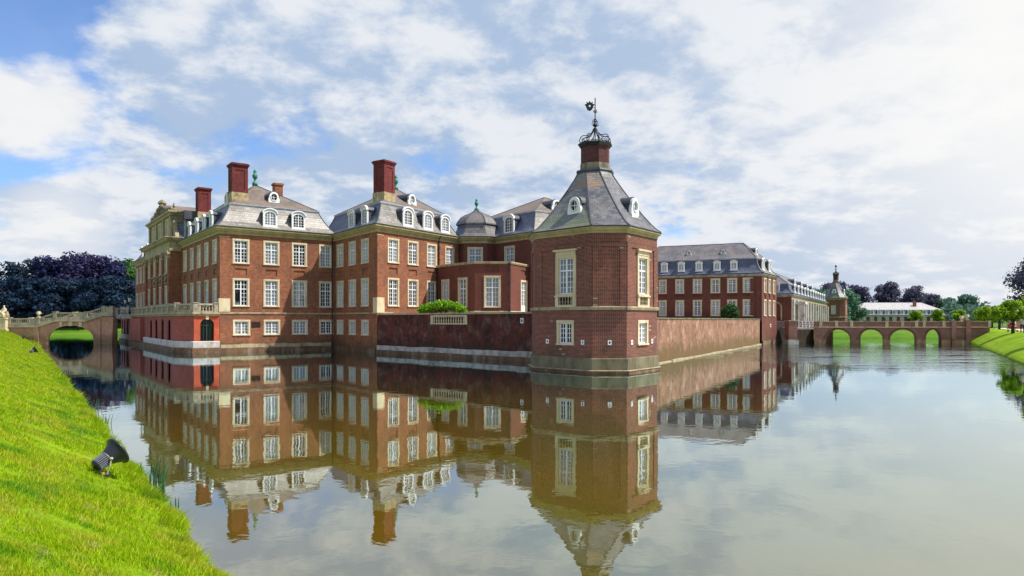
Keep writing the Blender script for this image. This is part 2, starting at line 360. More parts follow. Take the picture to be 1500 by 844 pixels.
# ------------------------------------------------------------------ windows, walls, roofs
WCACHE = {}
def arch_outline(w, h, rise, n=8):
    pts = [(-w/2, 0), (w/2, 0)]
    if rise <= 0: return pts+[(w/2, h), (-w/2, h)]
    for k in range(n+1):
        a = math.pi*k/n; pts.append((w/2*math.cos(a), h-rise+rise*math.sin(a)))
    return pts
def win_meshes(kind, w, h, stone):
    key = (kind, round(w, 2), round(h, 2), stone.name)
    if key in WCACHE: return WCACHE[key]
    tk = .17 if kind != 'slim' else .13
    a = MB()
    a.box(-w/2, -w/2+tk, -.05, .2, .1, h-tk); a.box(w/2-tk, w/2, -.05, .2, .1, h-tk)
    a.box(-w/2-.01, w/2+.01, -.06, .2, h-tk, h)
    a.box(-w/2-.03, w/2+.03, -.10, .2, 0, .1)
    iw, z0, z1 = w-2*tk, .1, h-tk
    s = MB(); y0, y1 = .07, .14; fr = .07
    s.box(-iw/2, -iw/2+fr, y0, y1, z0, z1); s.box(iw/2-fr, iw/2, y0, y1, z0, z1)
    s.box(-iw/2+fr, iw/2-fr, y0, y1, z0, z0+fr); s.box(-iw/2+fr, iw/2-fr, y0, y1, z1-fr, z1)
    g0, g1 = z0+fr, z1-fr; H = g1-g0
    mw = .11 if w > 1.2 else .08
    s.box(-mw/2, mw/2, y0-.015, y1, g0, g1)
    door = kind == 'door'; base = g0
    if door:
        s.box(-iw/2+fr, iw/2-fr, y0+.005, y1, g0, g0+.75); base = g0+.75; H = g1-base
    rows_lo, rows_hi = (4, 2) if kind not in ('small', 'slim') else (4, 0)
    if kind == 'small': rows_lo, rows_hi = 4, 0
    tz = base+H*.66 if rows_hi else g1
    if rows_hi:
        s.box(-iw/2+fr, -mw/2, y0-.015, y1, tz-.045, tz+.045); s.box(mw/2, iw/2-fr, y0-.015, y1, tz-.045, tz+.045)
    half = (iw/2-fr-mw/2)
    mt = .036 if kind != 'far' else .05
    ztop = tz-.045 if rows_hi else g1
    for sx in (-1, 1):
        xa = sx*(mw/2); xb = sx*(iw/2-fr); lo, hi = min(xa, xb), max(xa, xb); mid = (lo+hi)/2
        skip = kind == 'open' and sx == -1
        segs = [(base, ztop, rows_lo)]+([(tz+.045, g1, rows_hi)] if rows_hi else [])
        for si, (a0, a1, nr) in enumerate(segs):
            if skip and si == 0: continue
            s.box(mid-mt/2, mid+mt/2, y0+.01, y1-.01, a0, a1)
            for k in range(1, nr):
                zz = a0+(a1-a0)*k/nr
                s.box(lo, mid-mt/2, y0+.012, y1-.012, zz-mt/2, zz+mt/2); s.box(mid+mt/2, hi, y0+.012, y1-.012, zz-mt/2, zz+mt/2)
    gl = MB(); gl.quad((-iw/2, .15, z0), (iw/2, .15, z0), (iw/2, .15, z1), (-iw/2, .15, z1))
    r = (a.mesh('window', stone), s.mesh('sash', WHITE), gl.mesh('glass', GLASS), gl.mesh('glass', GLASS_C))
    WCACHE[key] = r; return r
wr = random.Random(5)
def add_window(root, P0, P1, s_, zb, w, h, kind='case', stone=None, name='window'):
    stone = stone or STONE
    ms = win_meshes(kind, w, h, stone); M = FM(P0, P1, s_, zb)
    wo = bpy.data.objects.new(name, ms[0]); place(wo, root, M)
    so = bpy.data.objects.new('sash', ms[1]); place(so, wo, M)
    go = bpy.data.objects.new('glass', ms[3 if wr.random() < .22 else 2]); place(go, wo, M @ Matrix.Translation((0, wr.uniform(0, .004), 0)) @ Matrix.Rotation(wr.uniform(-.006, .006), 4, 'Z'))
    if kind == 'open': go['label'] = 'dark gap where the left casement stands open'
    return wo
def wall(root, P0, P1, z0, z1, m, wins=(), panels=(), name='wall', depth=.2, stone=None):
    """one facade with real openings; wins: (s, z bottom, width, height, kind); panels: blind recesses"""
    a, d, n, L = frame(P0, P1)
    holes = []
    for s_, zb, w, h, kind in wins: holes.append((s_-w/2+.03, s_+w/2-.03, zb+.03, zb+h-.03, depth, False))
    for s_, zb, w, h in panels: holes.append((s_-w/2, s_+w/2, zb, zb+h, .09, True))
    xs = sorted({0, L, *[h[0] for h in holes], *[h[1] for h in holes]}); zs = sorted({z0, z1, *[h[2] for h in holes], *[h[3] for h in holes]})
    xs = [x for x in xs if 0 <= x <= L]; zs = [z for z in zs if z0 <= z <= z1]
    mb = MB()
    def pt(x, y, z): p = a+d*x-n*y; return (p.x, p.y, z)
    for i in range(len(xs)-1):
        for j in range(len(zs)-1):
            cx, cz = (xs[i]+xs[i+1])/2, (zs[j]+zs[j+1])/2
            if any(h[0] < cx < h[1] and h[2] < cz < h[3] for h in holes): continue
            mb.quad(pt(xs[i], 0, zs[j]), pt(xs[i+1], 0, zs[j]), pt(xs[i+1], 0, zs[j+1]), pt(xs[i], 0, zs[j+1]))
    for x0, x1, a0, a1, dp, back in holes:
        mb.quad(pt(x0, 0, a0), pt(x0, dp, a0), pt(x0, dp, a1), pt(x0, 0, a1)); mb.quad(pt(x1, dp, a0), pt(x1, 0, a0), pt(x1, 0, a1), pt(x1, dp, a1))
        mb.quad(pt(x0, 0, a0), pt(x1, 0, a0), pt(x1, dp, a0), pt(x0, dp, a0)); mb.quad(pt(x0, dp, a1), pt(x1, dp, a1), pt(x1, 0, a1), pt(x0, 0, a1))
        if back: mb.quad(pt(x0, dp, a0), pt(x1, dp, a0), pt(x1, dp, a1), pt(x0, dp, a1))
    o = mb.build(name, m, root)
    for s_, zb, w, h, kind in wins: add_window(root, P0, P1, s_, zb, w, h, kind, stone)
    return o
def sweep(poly, prof, z, closed=True):
    """profile (out, dz) swept round a polygon given left to right seen from outside"""
    mb = MB(); n = len(poly); rr = []
    for o_, dz in prof:
        if closed: q = inset(poly, -o_)
        else:
            q = []
            for i in range(n):
                if i == 0: _, _, nn, _ = frame(poly[0], poly[1]); p = v2(poly[0])+nn*o_
                elif i == n-1: _, _, nn, _ = frame(poly[-2], poly[-1]); p = v2(poly[-1])+nn*o_
                else:
                    _, _, n0, _ = frame(poly[i-1], poly[i]); _, _, n1, _ = frame(poly[i], poly[i+1]); p = v2(poly[i])+(n0+n1)*(o_/(1+n0.dot(n1)))
                q.append((p.x, p.y))
        rr.append([(x, y, z+dz) for x, y in q])
    rr.append(rr[0])
    mb.rings(rr, close=closed)
    if not closed:
        mb.quad(*[r[0] for r in rr[:-1]]); mb.quad(*[r[-1] for r in rr[:-1]][::-1])
    return mb
CPROF = [(0, -.66), (.08, -.66), (.10, -.52), (.06, -.50), (.06, -.40), (.2, -.34), (.34, -.18), (.46, -.15), (.46, -.03), (0, -.03)]
GPROF = [(.0, -.027), (.5, -.027), (.54, .06), (.5, .09), (0, .09)]
SPROF = [(0, -.08), (.07, -.08), (.09, .06), (0, .09)]
def cornice(root, poly, z, m=None, gm=None, closed=True, k=1.0):
    sweep(poly, [(a*k, b*k) for a, b in CPROF], z, closed).build('cornice', m or CORN, root)
    sweep(poly, [(a*k, b*k) for a, b in GPROF], z, closed).build('gutter', gm or GUTTER, root)
def string(root, poly, z, m=None, closed=True, prof=SPROF):
    return sweep(poly, prof, z, closed).build('string_course', m or STONE_D, root)
MPROF = [(-.44, .09), (-.1, .22), (.3, .62), (.7, 1.25), (1.0, 1.8), (1.25, 2.4), (1.3, 2.5)]
def roofskin(root, poly, z, prof, mats_by_edge, name='roof_slope', hips=True):
    """lower mansard slope: one part per side so sun-facing ones can take the sunlit slate colour"""
    rr = [[(x, y, z+dz) for x, y in inset(poly, i)] for i, dz in prof]
    n = len(poly)
    for k in range(n):
        mb = MB(); j = (k+1) % n
        for i in range(len(rr)-1): mb.quad(rr[i][k], rr[i][j], rr[i+1][j], rr[i+1][k])
        mb.build(name, mats_by_edge[k % len(mats_by_edge)], root)
    if hips:
        for k in range(n): mb = MB(); mb.tube([rr[i][k] for i in range(len(rr))], .055, 5); mb.build('hip_flashing', LEADDK, root)
    return rr[-1]
def mansard(root, poly, z, ridge, zr, low, up, prof=MPROF, trim=None, upname='roof', twist=0):
    top = roofskin(root, poly, z, prof, low)
    zb = top[0][2]; tp = [(p[0], p[1]) for p in top]
    sweep(tp, [(0, -.1), (.09, -.1), (.14, .02), (.14, .10), (0, .12)], zb, True).build('roof_kerb', trim or LEAD, root)
    a, b, c, d = [(p[0], p[1], zb+.1) for p in top]
    R0 = (*ridge[0], zr); R1 = (*ridge[1], zr)
    fl = [(a, b, R0), (b, c, R1, R0), (c, d, R1), (d, a, R0, R1)]
    for i, f in enumerate(fl):
        mb = MB(); mb.quad(*f); mb.build(upname, up[i % len(up)], root)
    for p, q in ((a, R0), (b, R0), (c, R1), (d, R1), (R0, R1)):
        if (Vector(p)-Vector(q)).length > .2: mb = MB(); mb.tube([p, q], .06, 5); mb.build('ridge_flashing', LEADDK, root)
    return zb
def dormer(root, P0, P1, s_, z, w=1.35, h=1.75, out=-.35, kind='arched', depth=1.6, roofm=None, cheek=None):
    M = FM(P0, P1, s_, z, out); key = ('dorm', kind, w, h, depth, (roofm or LEADDK).name)
    if key not in WCACHE:
        f = MB(); rise = w*.30 if kind == 'arched' else w*.42
        seg = 10
        if kind == 'arched':
            o_ = arch_outline(w, h, rise, seg); i_ = [(x*(w-.36)/w, .16+(zz*(h-.42)/h)) for x, zz in arch_outline(w, h, rise, seg)]
            f.ringxz(o_, i_, 0, .16)
            f.box(-w/2-.08, w/2+.08, -.08, .1, -.08, 0)
            # little moulded hood
            ho = [(w/2*1.12*math.cos(math.pi*k/seg), h-rise+.04+(rise+.10)*math.sin(math.pi*k/seg)) for k in range(seg+1)]
            hi = [(w/2*.98*math.cos(math.pi*k/seg), h-rise+.02+(rise)*math.sin(math.pi*k/seg)) for k in range(seg+1)]
            f.rings([[(x, -.10, zz) for x, zz in ho], [(x, .1, zz) for x, zz in ho], [(x, .1, zz) for x, zz in hi], [(x, -.10, zz) for x, zz in hi], [(x, -.10, zz) for x, zz in ho]], close=False)
        else:
            n = 20; cz = h*.56; r = w*.27; ry = r*1.18
            o_ = []
            for k in range(n):
                a = 2*math.pi*k/n-math.pi/2; c_, s2 = math.cos(a), math.sin(a)
                if s2 >= 0: o_.append((w/2*.86*c_, cz+(h-cz)*s2))
                else:
                    kx = max(abs(c_), abs(s2)); o_.append((w/2*c_/kx, cz+cz*s2/kx))
            i_ = [(r*math.cos(2*math.pi*k/n-math.pi/2), cz+ry*math.sin(2*math.pi*k/n-math.pi/2)) for k in range(n)]
            f.ringxz(o_, i_, 0, .2); f.box(-w/2-.08, w/2+.08, -.06, .12, -.08, 0)
            f.ringxz([(x*1.18, cz+(zz-cz)*1.18) for x, zz in i_], i_, -.05, 0)
        fm = f.mesh('dormer', WHITE)
        s = MB(); g = MB(); iw = (w-.36)/2 if kind == 'arched' else r; z1 = h-.42+.16 if kind == 'arched' else cz+r
        if kind == 'arched':
            s.box(-.045, .045, .06, .12, .16, z1); s.box(-iw, iw, .07, .115, .16, .22)
            for sx in (-1, 1): s.box(sx*iw/2-.02, sx*iw/2+.02, .07, .11, .22, z1-rise*.3)
            for k in range(1, 5):
                zz = .16+(z1-.16)*k/5; xx = iw if k < 4 else iw*.8
                s.box(-xx, xx, .075, .105, zz-.018, zz+.018)
            g.add([(x*(w-.34)/w, .13, .16+(zz*(h-.42)/h)) for x, zz in arch_outline(w, h, rise, seg)], [list(range(seg+3))])
        else:
            s.box(-.025, .025, .08, .12, cz-ry, cz+ry); s.box(-r, r, .08, .12, cz-.025, cz+.025)
            g.add([(x, .14, zz) for x, zz in i_], [list(range(n))])
        c = MB()
        # cheeks and back-running roof, built as a shell outside the frame's depth
        oo = arch_outline(w-.04, h-.02, rise, seg)
        c.exz(oo, .2, depth)
        r2 = MB(); top = [(w/2*1.10*math.cos(math.pi*k/seg), h-rise+(rise+.06)*math.sin(math.pi*k/seg)) for k in range(seg+1)]; tin = [(x*.93, zz-.05) for x, zz in top]
        r2.rings([[(x, .105, zz) for x, zz in top], [(x, depth+.3, zz) for x, zz in top], [(x, depth+.3, zz) for x, zz in tin], [(x, .105, zz) for x, zz in tin], [(x, .105, zz) for x, zz in top]], close=False)
        WCACHE[key] = (fm, s.mesh('sash', WHITE), g.mesh('glass', GLASS), c.mesh('dormer_cheeks', cheek or LEADDK), r2.mesh('dormer_roof', roofm or LEADDK))
    ms = WCACHE[key]
    o = bpy.data.objects.new('dormer', ms[0]); place(o, root, M)
    for nm, me in zip(('sash', 'glass', 'dormer_cheeks', 'dormer_roof'), ms[1:]): place(bpy.data.objects.new(nm, me), o, M)
    return o
def urn(root, p, s=1.0, m=None):
    mb = MB(); mb.lathe(p, [(.30*s, -.3*s), (.30*s, 0), (.16*s, .12*s), (.10*s, .3*s), (.14*s, .42*s), (.26*s, .55*s), (.30*s, .78*s), (.22*s, .98*s), (.12*s, 1.08*s), (.20*s, 1.2*s), (.13*s, 1.36*s), (.02*s, 1.55*s)], 10)
    return mb.build('roof_finial', m or COPPER, root, smooth=True)
def chimney(root, c, ang, w, d, z0, zs, z1):
    mb = MB(); mb.M = Matrix.Translation((c[0], c[1], 0)) @ Matrix.Rotation(ang, 4, 'Z')
    mb.box(-w/2-.1, w/2+.1, -d/2-.1, d/2+.1, z0, zs)
    st = mb.build('chimney_base', CHIMST, root)
    mb = MB(); mb.M = Matrix.Translation((c[0], c[1], 0)) @ Matrix.Rotation(ang, 4, 'Z')
    # stack with a recessed panel on each face
    mb.box(-w/2, w/2, -d/2, d/2, zs, z1-.35)
    t_ = .05
    for sx in (-1, 1):
        for ax in (0, 1):
            W = w if ax == 0 else d; Dd = d if ax == 0 else w
            def bx(x0, x1, a0, a1):
                y0, y1 = sorted((sx*(Dd/2), sx*(Dd/2+t_)))
                if ax == 0: mb.box(x0, x1, y0, y1, a0, a1)
                else: mb.box(y0, y1, x0, x1, a0, a1)
            e = .0 if ax else t_
            bx(-W/2-e, -W/2+.28, zs, z1-.35); bx(W/2-.28, W/2+e, zs, z1-.35)
            bx(-W/2+.28, W/2-.28, zs, zs+.3); bx(-W/2+.28, W/2-.28, z1-.7, z1-.35)
    mb.build('chimney', B_CHIM, root)
    mb = MB(); mb.M = Matrix.Translation((c[0], c[1], 0)) @ Matrix.Rotation(ang, 4, 'Z')
    mb.box(-w/2-.12, w/2+.12, -d/2-.12, d/2+.12, z1-.35, z1-.2); mb.box(-w/2-.2, w/2+.2, -d/2-.2, d/2+.2, z1-.2, z1-.08); mb.box(-w/2-.1, w/2+.1, -d/2-.1, d/2+.1, z1-.08, z1)
    mb.build('chimney_cap', B_CHIM, root)
def baluster_mb(mb, x, y, z, h, r=.085, seg=6):
    mb.lathe((x, y, z), [(r, 0), (r, h*.1), (r*.45, h*.16), (r*.95, h*.36), (r*.5, h*.62), (r*.42, h*.8), (r*.9, h*.88), (r*.9, h)], seg, caps=False)
def balustrade(root, path, h, posts=(), m=None, step=.26, thick=.26, postw=.42, solid=()):
    """path: 3D points along the foot; rails follow slopes; balusters joined, posts each a part"""
    m = m or STONE; rail = MB(); bal = MB()
    tot = 0
    for i in range(len(path)-1):
        a, b = Vector(path[i]), Vector(path[i+1]); L = math.hypot(b.x-a.x, b.y-a.y); d = Vector(((b.x-a.x)/L, (b.y-a.y)/L, 0)); n = Vector((d.y, -d.x, 0))*(thick/2)
        for z0, z1, k in ((0, .14, 1.0), (h-.15, h, 1.15)):
            P = [a-n*k, b-n*k, b+n*k, a+n*k]
            rail.add([(p.x, p.y, p.z+z0) for p in P]+[(p.x, p.y, p.z+z1) for p in P], [[0,3,2,1],[4,5,6,7],[0,1,5,4],[1,2,6,5],[2,3,7,6],[3,0,4,7]])
        nb = max(1, int(L/step))
        for k in range(nb):
            s_ = (k+.5)/nb*L
            if any(abs(tot+s_-p) < postw/2+.05 for p in posts) or any(q0 < tot+s_ < q1 for q0, q1 in solid): continue
            p = a.lerp(b, s_/L); baluster_mb(bal, p.x, p.y, p.z+.14, h-.29)
        for p_ in posts:
            if tot-1e-6 <= p_ <= tot+L+1e-6 and not (i < len(path)-2 and abs(p_-tot-L) < 1e-6):
                p = a.lerp(b, min(1, (p_-tot)/L)); mb = MB(); mb.M = Matrix.Translation(p) @ Matrix.Rotation(math.atan2(d.y, d.x), 4, 'Z')
                mb.box(-postw/2, postw/2, -postw/2, postw/2, -.02, h+.03); mb.box(-postw/2-.05, postw/2+.05, -postw/2-.05, postw/2+.05, h+.03, h+.11)
                mb.build('post', m, root)
        for q0, q1 in solid:
            a0, a1 = max(q0, tot), min(q1, tot+L)
            if a1-a0 > .05:
                p, q = a.lerp(b, (a0-tot)/L), a.lerp(b, (a1-tot)/L); n2 = n*.8
                P = [p-n2, q-n2, q+n2, p+n2]
                rail.add([(u_.x, u_.y, u_.z+.14) for u_ in P]+[(u_.x, u_.y, u_.z+h-.15) for u_ in P], [[0,3,2,1],[4,5,6,7],[0,1,5,4],[1,2,6,5],[2,3,7,6],[3,0,4,7]])
        tot += L
    rail.build('handrail', m, root)
    if bal.v: bal.build('baluster', m, root, kind='stuff', uv=False)
def arch_wall(root, P0, P1, zb, ztop, arches, m, thick, name='wall', n=12, back=True, skew=None):
    """wall with arched openings, real thickness. arches: (s0, s1, z sill, z spring, z crown); ztop: function of s"""
    a, d, nn, L = frame(P0, P1); sk = Vector(skew) if skew else -nn
    def pt(x, y, z): p = a+d*x+sk*y; return (p.x, p.y, z)
    xs = {0.0, L}
    for s0, s1, *_ in arches:
        for k in range(n+1): xs.add(s0+(s1-s0)*(.5-.5*math.cos(math.pi*k/n)))
    if hasattr(ztop, 'breaks'): xs |= {b for b in ztop.breaks if 0 < b < L}
    xs = sorted(xs); mb = MB()
    def under(s_):
        for s0, s1, zs, zp, zc in arches:
            if s0-1e-6 <= s_ <= s1+1e-6:
                t_ = max(-1, min(1, (s_-(s0+s1)/2)/((s1-s0)/2))); return (zs, zp+(zc-zp)*math.sqrt(max(0, 1-t_*t_)))
        return None
    for i in range(len(xs)-1):
        x0, x1 = xs[i], xs[i+1]; u0 = under((x0+x1)/2)
        t0, t1 = ztop(x0), ztop(x1)
        ys = (0, thick) if back else (0,)
        for y in ys:
            if u0:
                z0, z1 = under(x0)[1], under(x1)[1]; mb.quad(pt(x0, y, z0), pt(x1, y, z1), pt(x1, y, t1), pt(x0, y, t0))
                if u0[0] > zb: mb.quad(pt(x0, y, zb), pt(x1, y, zb), pt(x1, y, u0[0]), pt(x0, y, u0[0]))
            else: mb.quad(pt(x0, y, zb), pt(x1, y, zb), pt(x1, y, t1), pt(x0, y, t0))
        mb.quad(pt(x0, 0, t0), pt(x1, 0, t1), pt(x1, thick, t1), pt(x0, thick, t0))
        if u0:
            mb.quad(pt(x0, 0, z0), pt(x1, 0, z1), pt(x1, thick, z1), pt(x0, thick, z0))
            if u0[0] > zb: mb.quad(pt(x0, 0, u0[0]), pt(x1, 0, u0[0]), pt(x1, thick, u0[0]), pt(x0, thick, u0[0]))
    for s0, s1, zs, zp, zc in arches:
        for x in (s0, s1): mb.quad(pt(x, 0, max(zb, zs)), pt(x, thick, max(zb, zs)), pt(x, thick, zp), pt(x, 0, zp))
    for x in (0, L): mb.quad(pt(x, 0, zb), pt(x, thick, zb), pt(x, thick, ztop(x)), pt(x, 0, ztop(x)))
    return mb.build(name, m, root)
def slab(poly, z0, z1):
    mb = MB(); n = len(poly)
    mb.rings([[(x, y, z0) for x, y in poly], [(x, y, z1) for x, y in poly]], cap0=True, cap1=True); return mb
def wbox(root, P0, P1, s0, s1, o0, o1, z0, z1, name, m):
    mb = MB(); mb.M = FM(P0, P1); mb.box(s0, s1, -o1, -o0, z0, z1); return mb.build(name, m, root)
def downpipe(root, P0, P1, s_, z0, z1, out=.09):
    mb = MB(); mb.M = FM(P0, P1, s_); mb.tube([(0, -out, z0), (0, -out, z1-.5), (0, -out-.3, z1-.1)], .06, 6)
    for k in range(4): mb.box(-.09, .09, -out-.09, 0, z0+.6+(z1-z0-1.4)*k/3, z0+.68+(z1-z0-1.4)*k/3)
    mb.build('downpipe', IRON, root)

# ------------------------------------------------------------------ foliage
def leaves_mesh(name, m, blobs, n, leaf, seed, drop=0., aspect=.6, shell=.55):
    """many small leaf-clump faces spread through a set of ellipsoids (numpy)"""
    rg = np.random.default_rng(seed)
    vol = np.array([b[3]*b[4]*b[5] for b in blobs])**.8; pick = rg.choice(len(blobs), n, p=vol/vol.sum())
    B = np.array(blobs)[pick]
    d = rg.normal(size=(n, 3)); d /= np.linalg.norm(d, axis=1)[:, None]
    r = shell+(1-shell)*rg.random(n)**.7; r *= 1+.10*rg.normal(size=n)
    c = B[:, :3]+d*B[:, 3:6]*r[:, None]
    nrm = d*.7+rg.normal(size=(n, 3))*.6; nrm /= np.linalg.norm(nrm, axis=1)[:, None]
    t_ = np.cross(nrm, rg.normal(size=(n, 3))); t_ /= np.linalg.norm(t_, axis=1)[:, None]; b_ = np.cross(nrm, t_)
    s = leaf*(.55+.9*rg.random(n)); s = s[:, None]
    v = np.empty((n, 4, 3)); v[:, 0] = c-t_*s; v[:, 1] = c-b_*s*aspect+nrm*s*.15; v[:, 2] = c+t_*s; v[:, 3] = c+b_*s*aspect-nrm*s*.1
    if drop: v[:, :, 2] -= drop*s*rg.random((n, 1))
    me = bpy.data.meshes.new(name); me.vertices.add(n*4); me.vertices.foreach_set('co', v.ravel())
    me.loops.add(n*4); me.loops.foreach_set('vertex_index', np.arange(n*4)); me.polygons.add(n); me.polygons.foreach_set('loop_start', np.arange(n)*4)
    me.materials.append(m); me.update(calc_edges=True); return me
def crown_blobs(rg, w, z0, z1, n, flat=1.0):
    out = []; H = z1-z0
    for k in range(n):
        t_ = (k+.5)/n; zz = z0+H*(.08+.84*t_); rad = w*math.sqrt(max(.05, 1-(abs(t_-.42)/.62)**2.2))
        a = rg.uniform(0, 6.283); q = rg.uniform(.2, .75)*rad
        br = rg.uniform(.28, .46)*w
        out.append((q*math.cos(a), q*math.sin(a), zz, br, br, br*rg.uniform(.55, .8)*flat))
    return out
def trunk_mesh(name, rg, h, r, spread, nl=7, z0=.3):
    mb = MB(); mb.tube([(0, 0, -.6), (0, 0, h*.25), (rg.uniform(-.2, .2), rg.uniform(-.2, .2), h*.6), (rg.uniform(-.3, .3), rg.uniform(-.3, .3), h*.92)], [r*1.3, r, r*.7, r*.15], 8)
    for k in range(nl):
        a = 6.283*k/nl+rg.uniform(-.4, .4); zz = h*(z0+.55*k/nl); L = spread*rg.uniform(.6, .95)
        mb.tube([(0, 0, zz), (L*.5*math.cos(a), L*.5*math.sin(a), zz+L*.35), (L*math.cos(a), L*math.sin(a), zz+L*.75)], [r*.45, r*.25, r*.06], 5)
    return mb.mesh(name, BARK, smooth=True)
TREES = {}
def tree_kind(key, leafm, w, h, n, leaf, z0f=.12, nb=22, variants=3, flat=1.0, drop=0, shell=.5):
    out = []
    for v in range(variants):
        rg = random.Random(hash_(key)+v*17)
        bl = crown_blobs(rg, w, h*z0f, h, nb, flat)
        out.append((trunk_mesh('trunk', rg, h*.9, w*.085+.02, w*.8), leaves_mesh('crown', leafm, bl, n, leaf, hash_(key)+v, drop, shell=shell)))
    TREES[key] = out
def hash_(s): return sum((i+1)*ord(c) for i, c in enumerate(s)) % 99991
def tree(key, name, label, loc, s=1.0, rot=0., v=0, group=None, cat='tree', sz=None, sxy=None):
    root = bpy.data.objects.new(name, None); M = Matrix.Translation(loc) @ Matrix.Rotation(rot, 4, 'Z') @ Matrix.Diagonal((sxy or s, sxy or s, sz or s, 1))
    place(root, None, M); tagit(root, label, cat, group)
    t_, c = TREES[key][v % len(TREES[key])]
    place(bpy.data.objects.new('trunk', t_), root, M); place(bpy.data.objects.new('crown', c), root, M)
    return root

# ------------------------------------------------------------------ ground and water
def structure(mb, name, m, uv=False):
    o = mb.build(name, m, None, uv=uv); o['kind'] = 'structure'; return o
mb = MB(); mb.quad((-4000, -900, -2.2), (4000, -900, -2.2), (4000, 6000, -2.2), (-4000, 6000, -2.2)); structure(mb, 'moat_bed', SOIL)
mb = MB(); mb.quad((-260, -60, 0), (220, -60, 0), (220, 160, 0), (-260, 160, 0)); structure(mb, 'water', WATER)
def strip(rows):          # rows: list of polylines with the same count
    mb = MB(); n = len(rows[0]); mb.add([p for r in rows for p in r], [[i*n+j, i*n+j+1, (i+1)*n+j+1, (i+1)*n+j] for i in range(len(rows)-1) for j in range(n-1)]); return mb
# left bank: edge line through (-3.6, 8.37), running (-.588, .809); up-slope normal (-.809, -.588)
EB, ED, EN = Vector((-3.66, 8.33)), Vector((-.588, .809)), Vector((-.809, -.588))
brg = random.Random(3)
PROFL = [(-.25, -2.1), (-.12, -.08), (-.02, .10), (.12, .19), (.5, .36), (1.1, .66), (1.8, 1.05), (2.5, 1.42), (3.1, 1.70), (3.7, 1.80), (6, 1.85), (400, 1.9)]
TS = [-60, -20, -8, -6, -5, -4, -3]+[x*.5 for x in range(-4, 60)]+[31, 34, 38, 44, 52, 62, 75, 90, 98, 110]
def wob(t_): return .07*math.sin(t_*1.7)+.05*math.sin(t_*4.1+1)+.03*math.sin(t_*9.3)
def bank_pt(t_, q, z):
    k = wob(t_)*max(0, 1-q/3.7)
    p = EB+ED*t_+EN*(q+k); return (p.x, p.y, z+.03*math.sin(t_*2.3+q*3)*max(0, min(1, q/.4, (3.7-q)/.7)))
structure(strip([[bank_pt(t_, q, z) for t_ in TS] for q, z in PROFL]), 'left_bank', LAWN).data.polygons.foreach_set('use_smooth', [True]*((len(PROFL)-1)*(len(TS)-1)))
# right bank
Wl = [(-8, -30), (9, 2), (22.5, 25), (35.7, 47.6), (48.7, 69.8), (61.7, 92), (77.2, 118.5)]
Tl = [(5, -30), (21, 2), (35, 33), (43.5, 52), (55.5, 74), (65, 92), (84, 124)]
def lerp2(a, b, k): return (a[0]+(b[0]-a[0])*k, a[1]+(b[1]-a[1])*k)
rows = []
for k, z in ((-.02, -2.1), (0, -.06), (.015, .12), (.06, .28), (.3, .74), (.6, 1.25), (.85, 1.56), (1.0, 1.66), (1.15, 1.70)): rows.append([(*lerp2(a, b, k), z) for a, b in zip(Wl, Tl)])
rows.append([(x+400, y, 1.72) for x, y in Tl])
structure(strip(rows), 'right_bank', LAWN)
mb = strip([[(x+dx, y-dx*.35, 1.745) for x, y in Tl] for dx in (2.6, 6.6)]); structure(mb, 'path', PATH)
# far lawn beyond the moat, to the horizon
xs = [-3000, -400, -200, -120, -80, -40, 0, 40, 60, 76.5, 90, 130, 200, 400, 3000]
structure(strip([[(x, y+(24*max(0, min(1, (-x+20)/40)) if y < 200 else 0), z) for x in xs] for y, z in ((119, -2.1), (119.3, -.05), (119.6, .2), (124, 1.1), (129, 1.72), (134, 1.8), (400, 2.0), (5000, 2.2))]), 'far_lawn', LAWN_FAR)
# courtyard islands behind the retaining walls
structure(slab([(-12.6, 65.0), (1.6, 51.2), (6.4, 48.6), (9.0, 47.2), (31.2, 88.2), (24, 101), (2, 101), (-8, 88)], -1.9, 3.31), 'courtyard', FLOOR)

# ------------------------------------------------------------------ main castle, west block
A0, A1 = (-28.3, 66.1), (-19.0, 73.0)
f_ = Vector((.803, .596)); u_ = Vector((-.598, .801))
def AP(a, b): p = v2(A0)+f_*a+u_*b; return (p.x, p.y)
A0, A1, A2, A3 = AP(0, 0), AP(11.58, 0), AP(11.58, 52.3), AP(0, 52.3)
EAVE = 12.2
UZ, UH, LZ, LH, BZ, BH = 8.68, 2.45, 4.46, 2.8, 1.62, 1.56      # upper, lower, basement rows
R = thing('castle_block', 'long red brick castle block with two tall red chimneys and a sculpted stone gable', 'castle', (*A0, 0))
ws = [(1.98, 1.6), (4.94, 1.6), (7.8, 1.6), (10.62, 1.45)]
wins = []
for i, (s_, w_) in enumerate(ws):
    wins += [(s_, UZ, w_, UH, 'case'), (s_, LZ, w_, LH, 'open' if i == 0 else 'case'), (s_+.05, BZ, w_+.05, BH, 'small')]
wall(R, A0, A1, -1.8, EAVE-.4, B_MAIN, wins, [(s_, 7.62, 1.15, .62) for s_, _ in ws]+[(3.4, 2.35, .9, .62)])
g_ = MB(); g_.M = FM(A0, A1, 3.4, 2.35)
for k in range(6): g_.box(-.4+k*.15, -.35+k*.15, .0, .06, .02, .6)
g_.build('vent_grille', IRON, R)
# side facade, measured from A0
L_ = 52.3
near = [1.85, 5.25, 8.65, 12.0, 15.5]; far = [40.4, 43.8, 47.0, 50.2]
wins = []
for s_ in near+far: wins += [(L_-s_, UZ, 1.7, UH, 'case'), (L_-s_, LZ, 1.7, LH, 'case')]
wall(R, A3, A0, -1.8, EAVE-.4, B_MAIN, wins, [(L_-s_, 7.62, 1.15, .62) for s_ in near+far])
wall(R, A1, A2, -1.8, EAVE-.4, B_MAIN); wall(R, A2, A3, -1.8, EAVE-.4, B_MAIN)
PA = [A0, A1, A2, A3]
cornice(R, PA, EAVE)
string(R, PA, 3.82); 
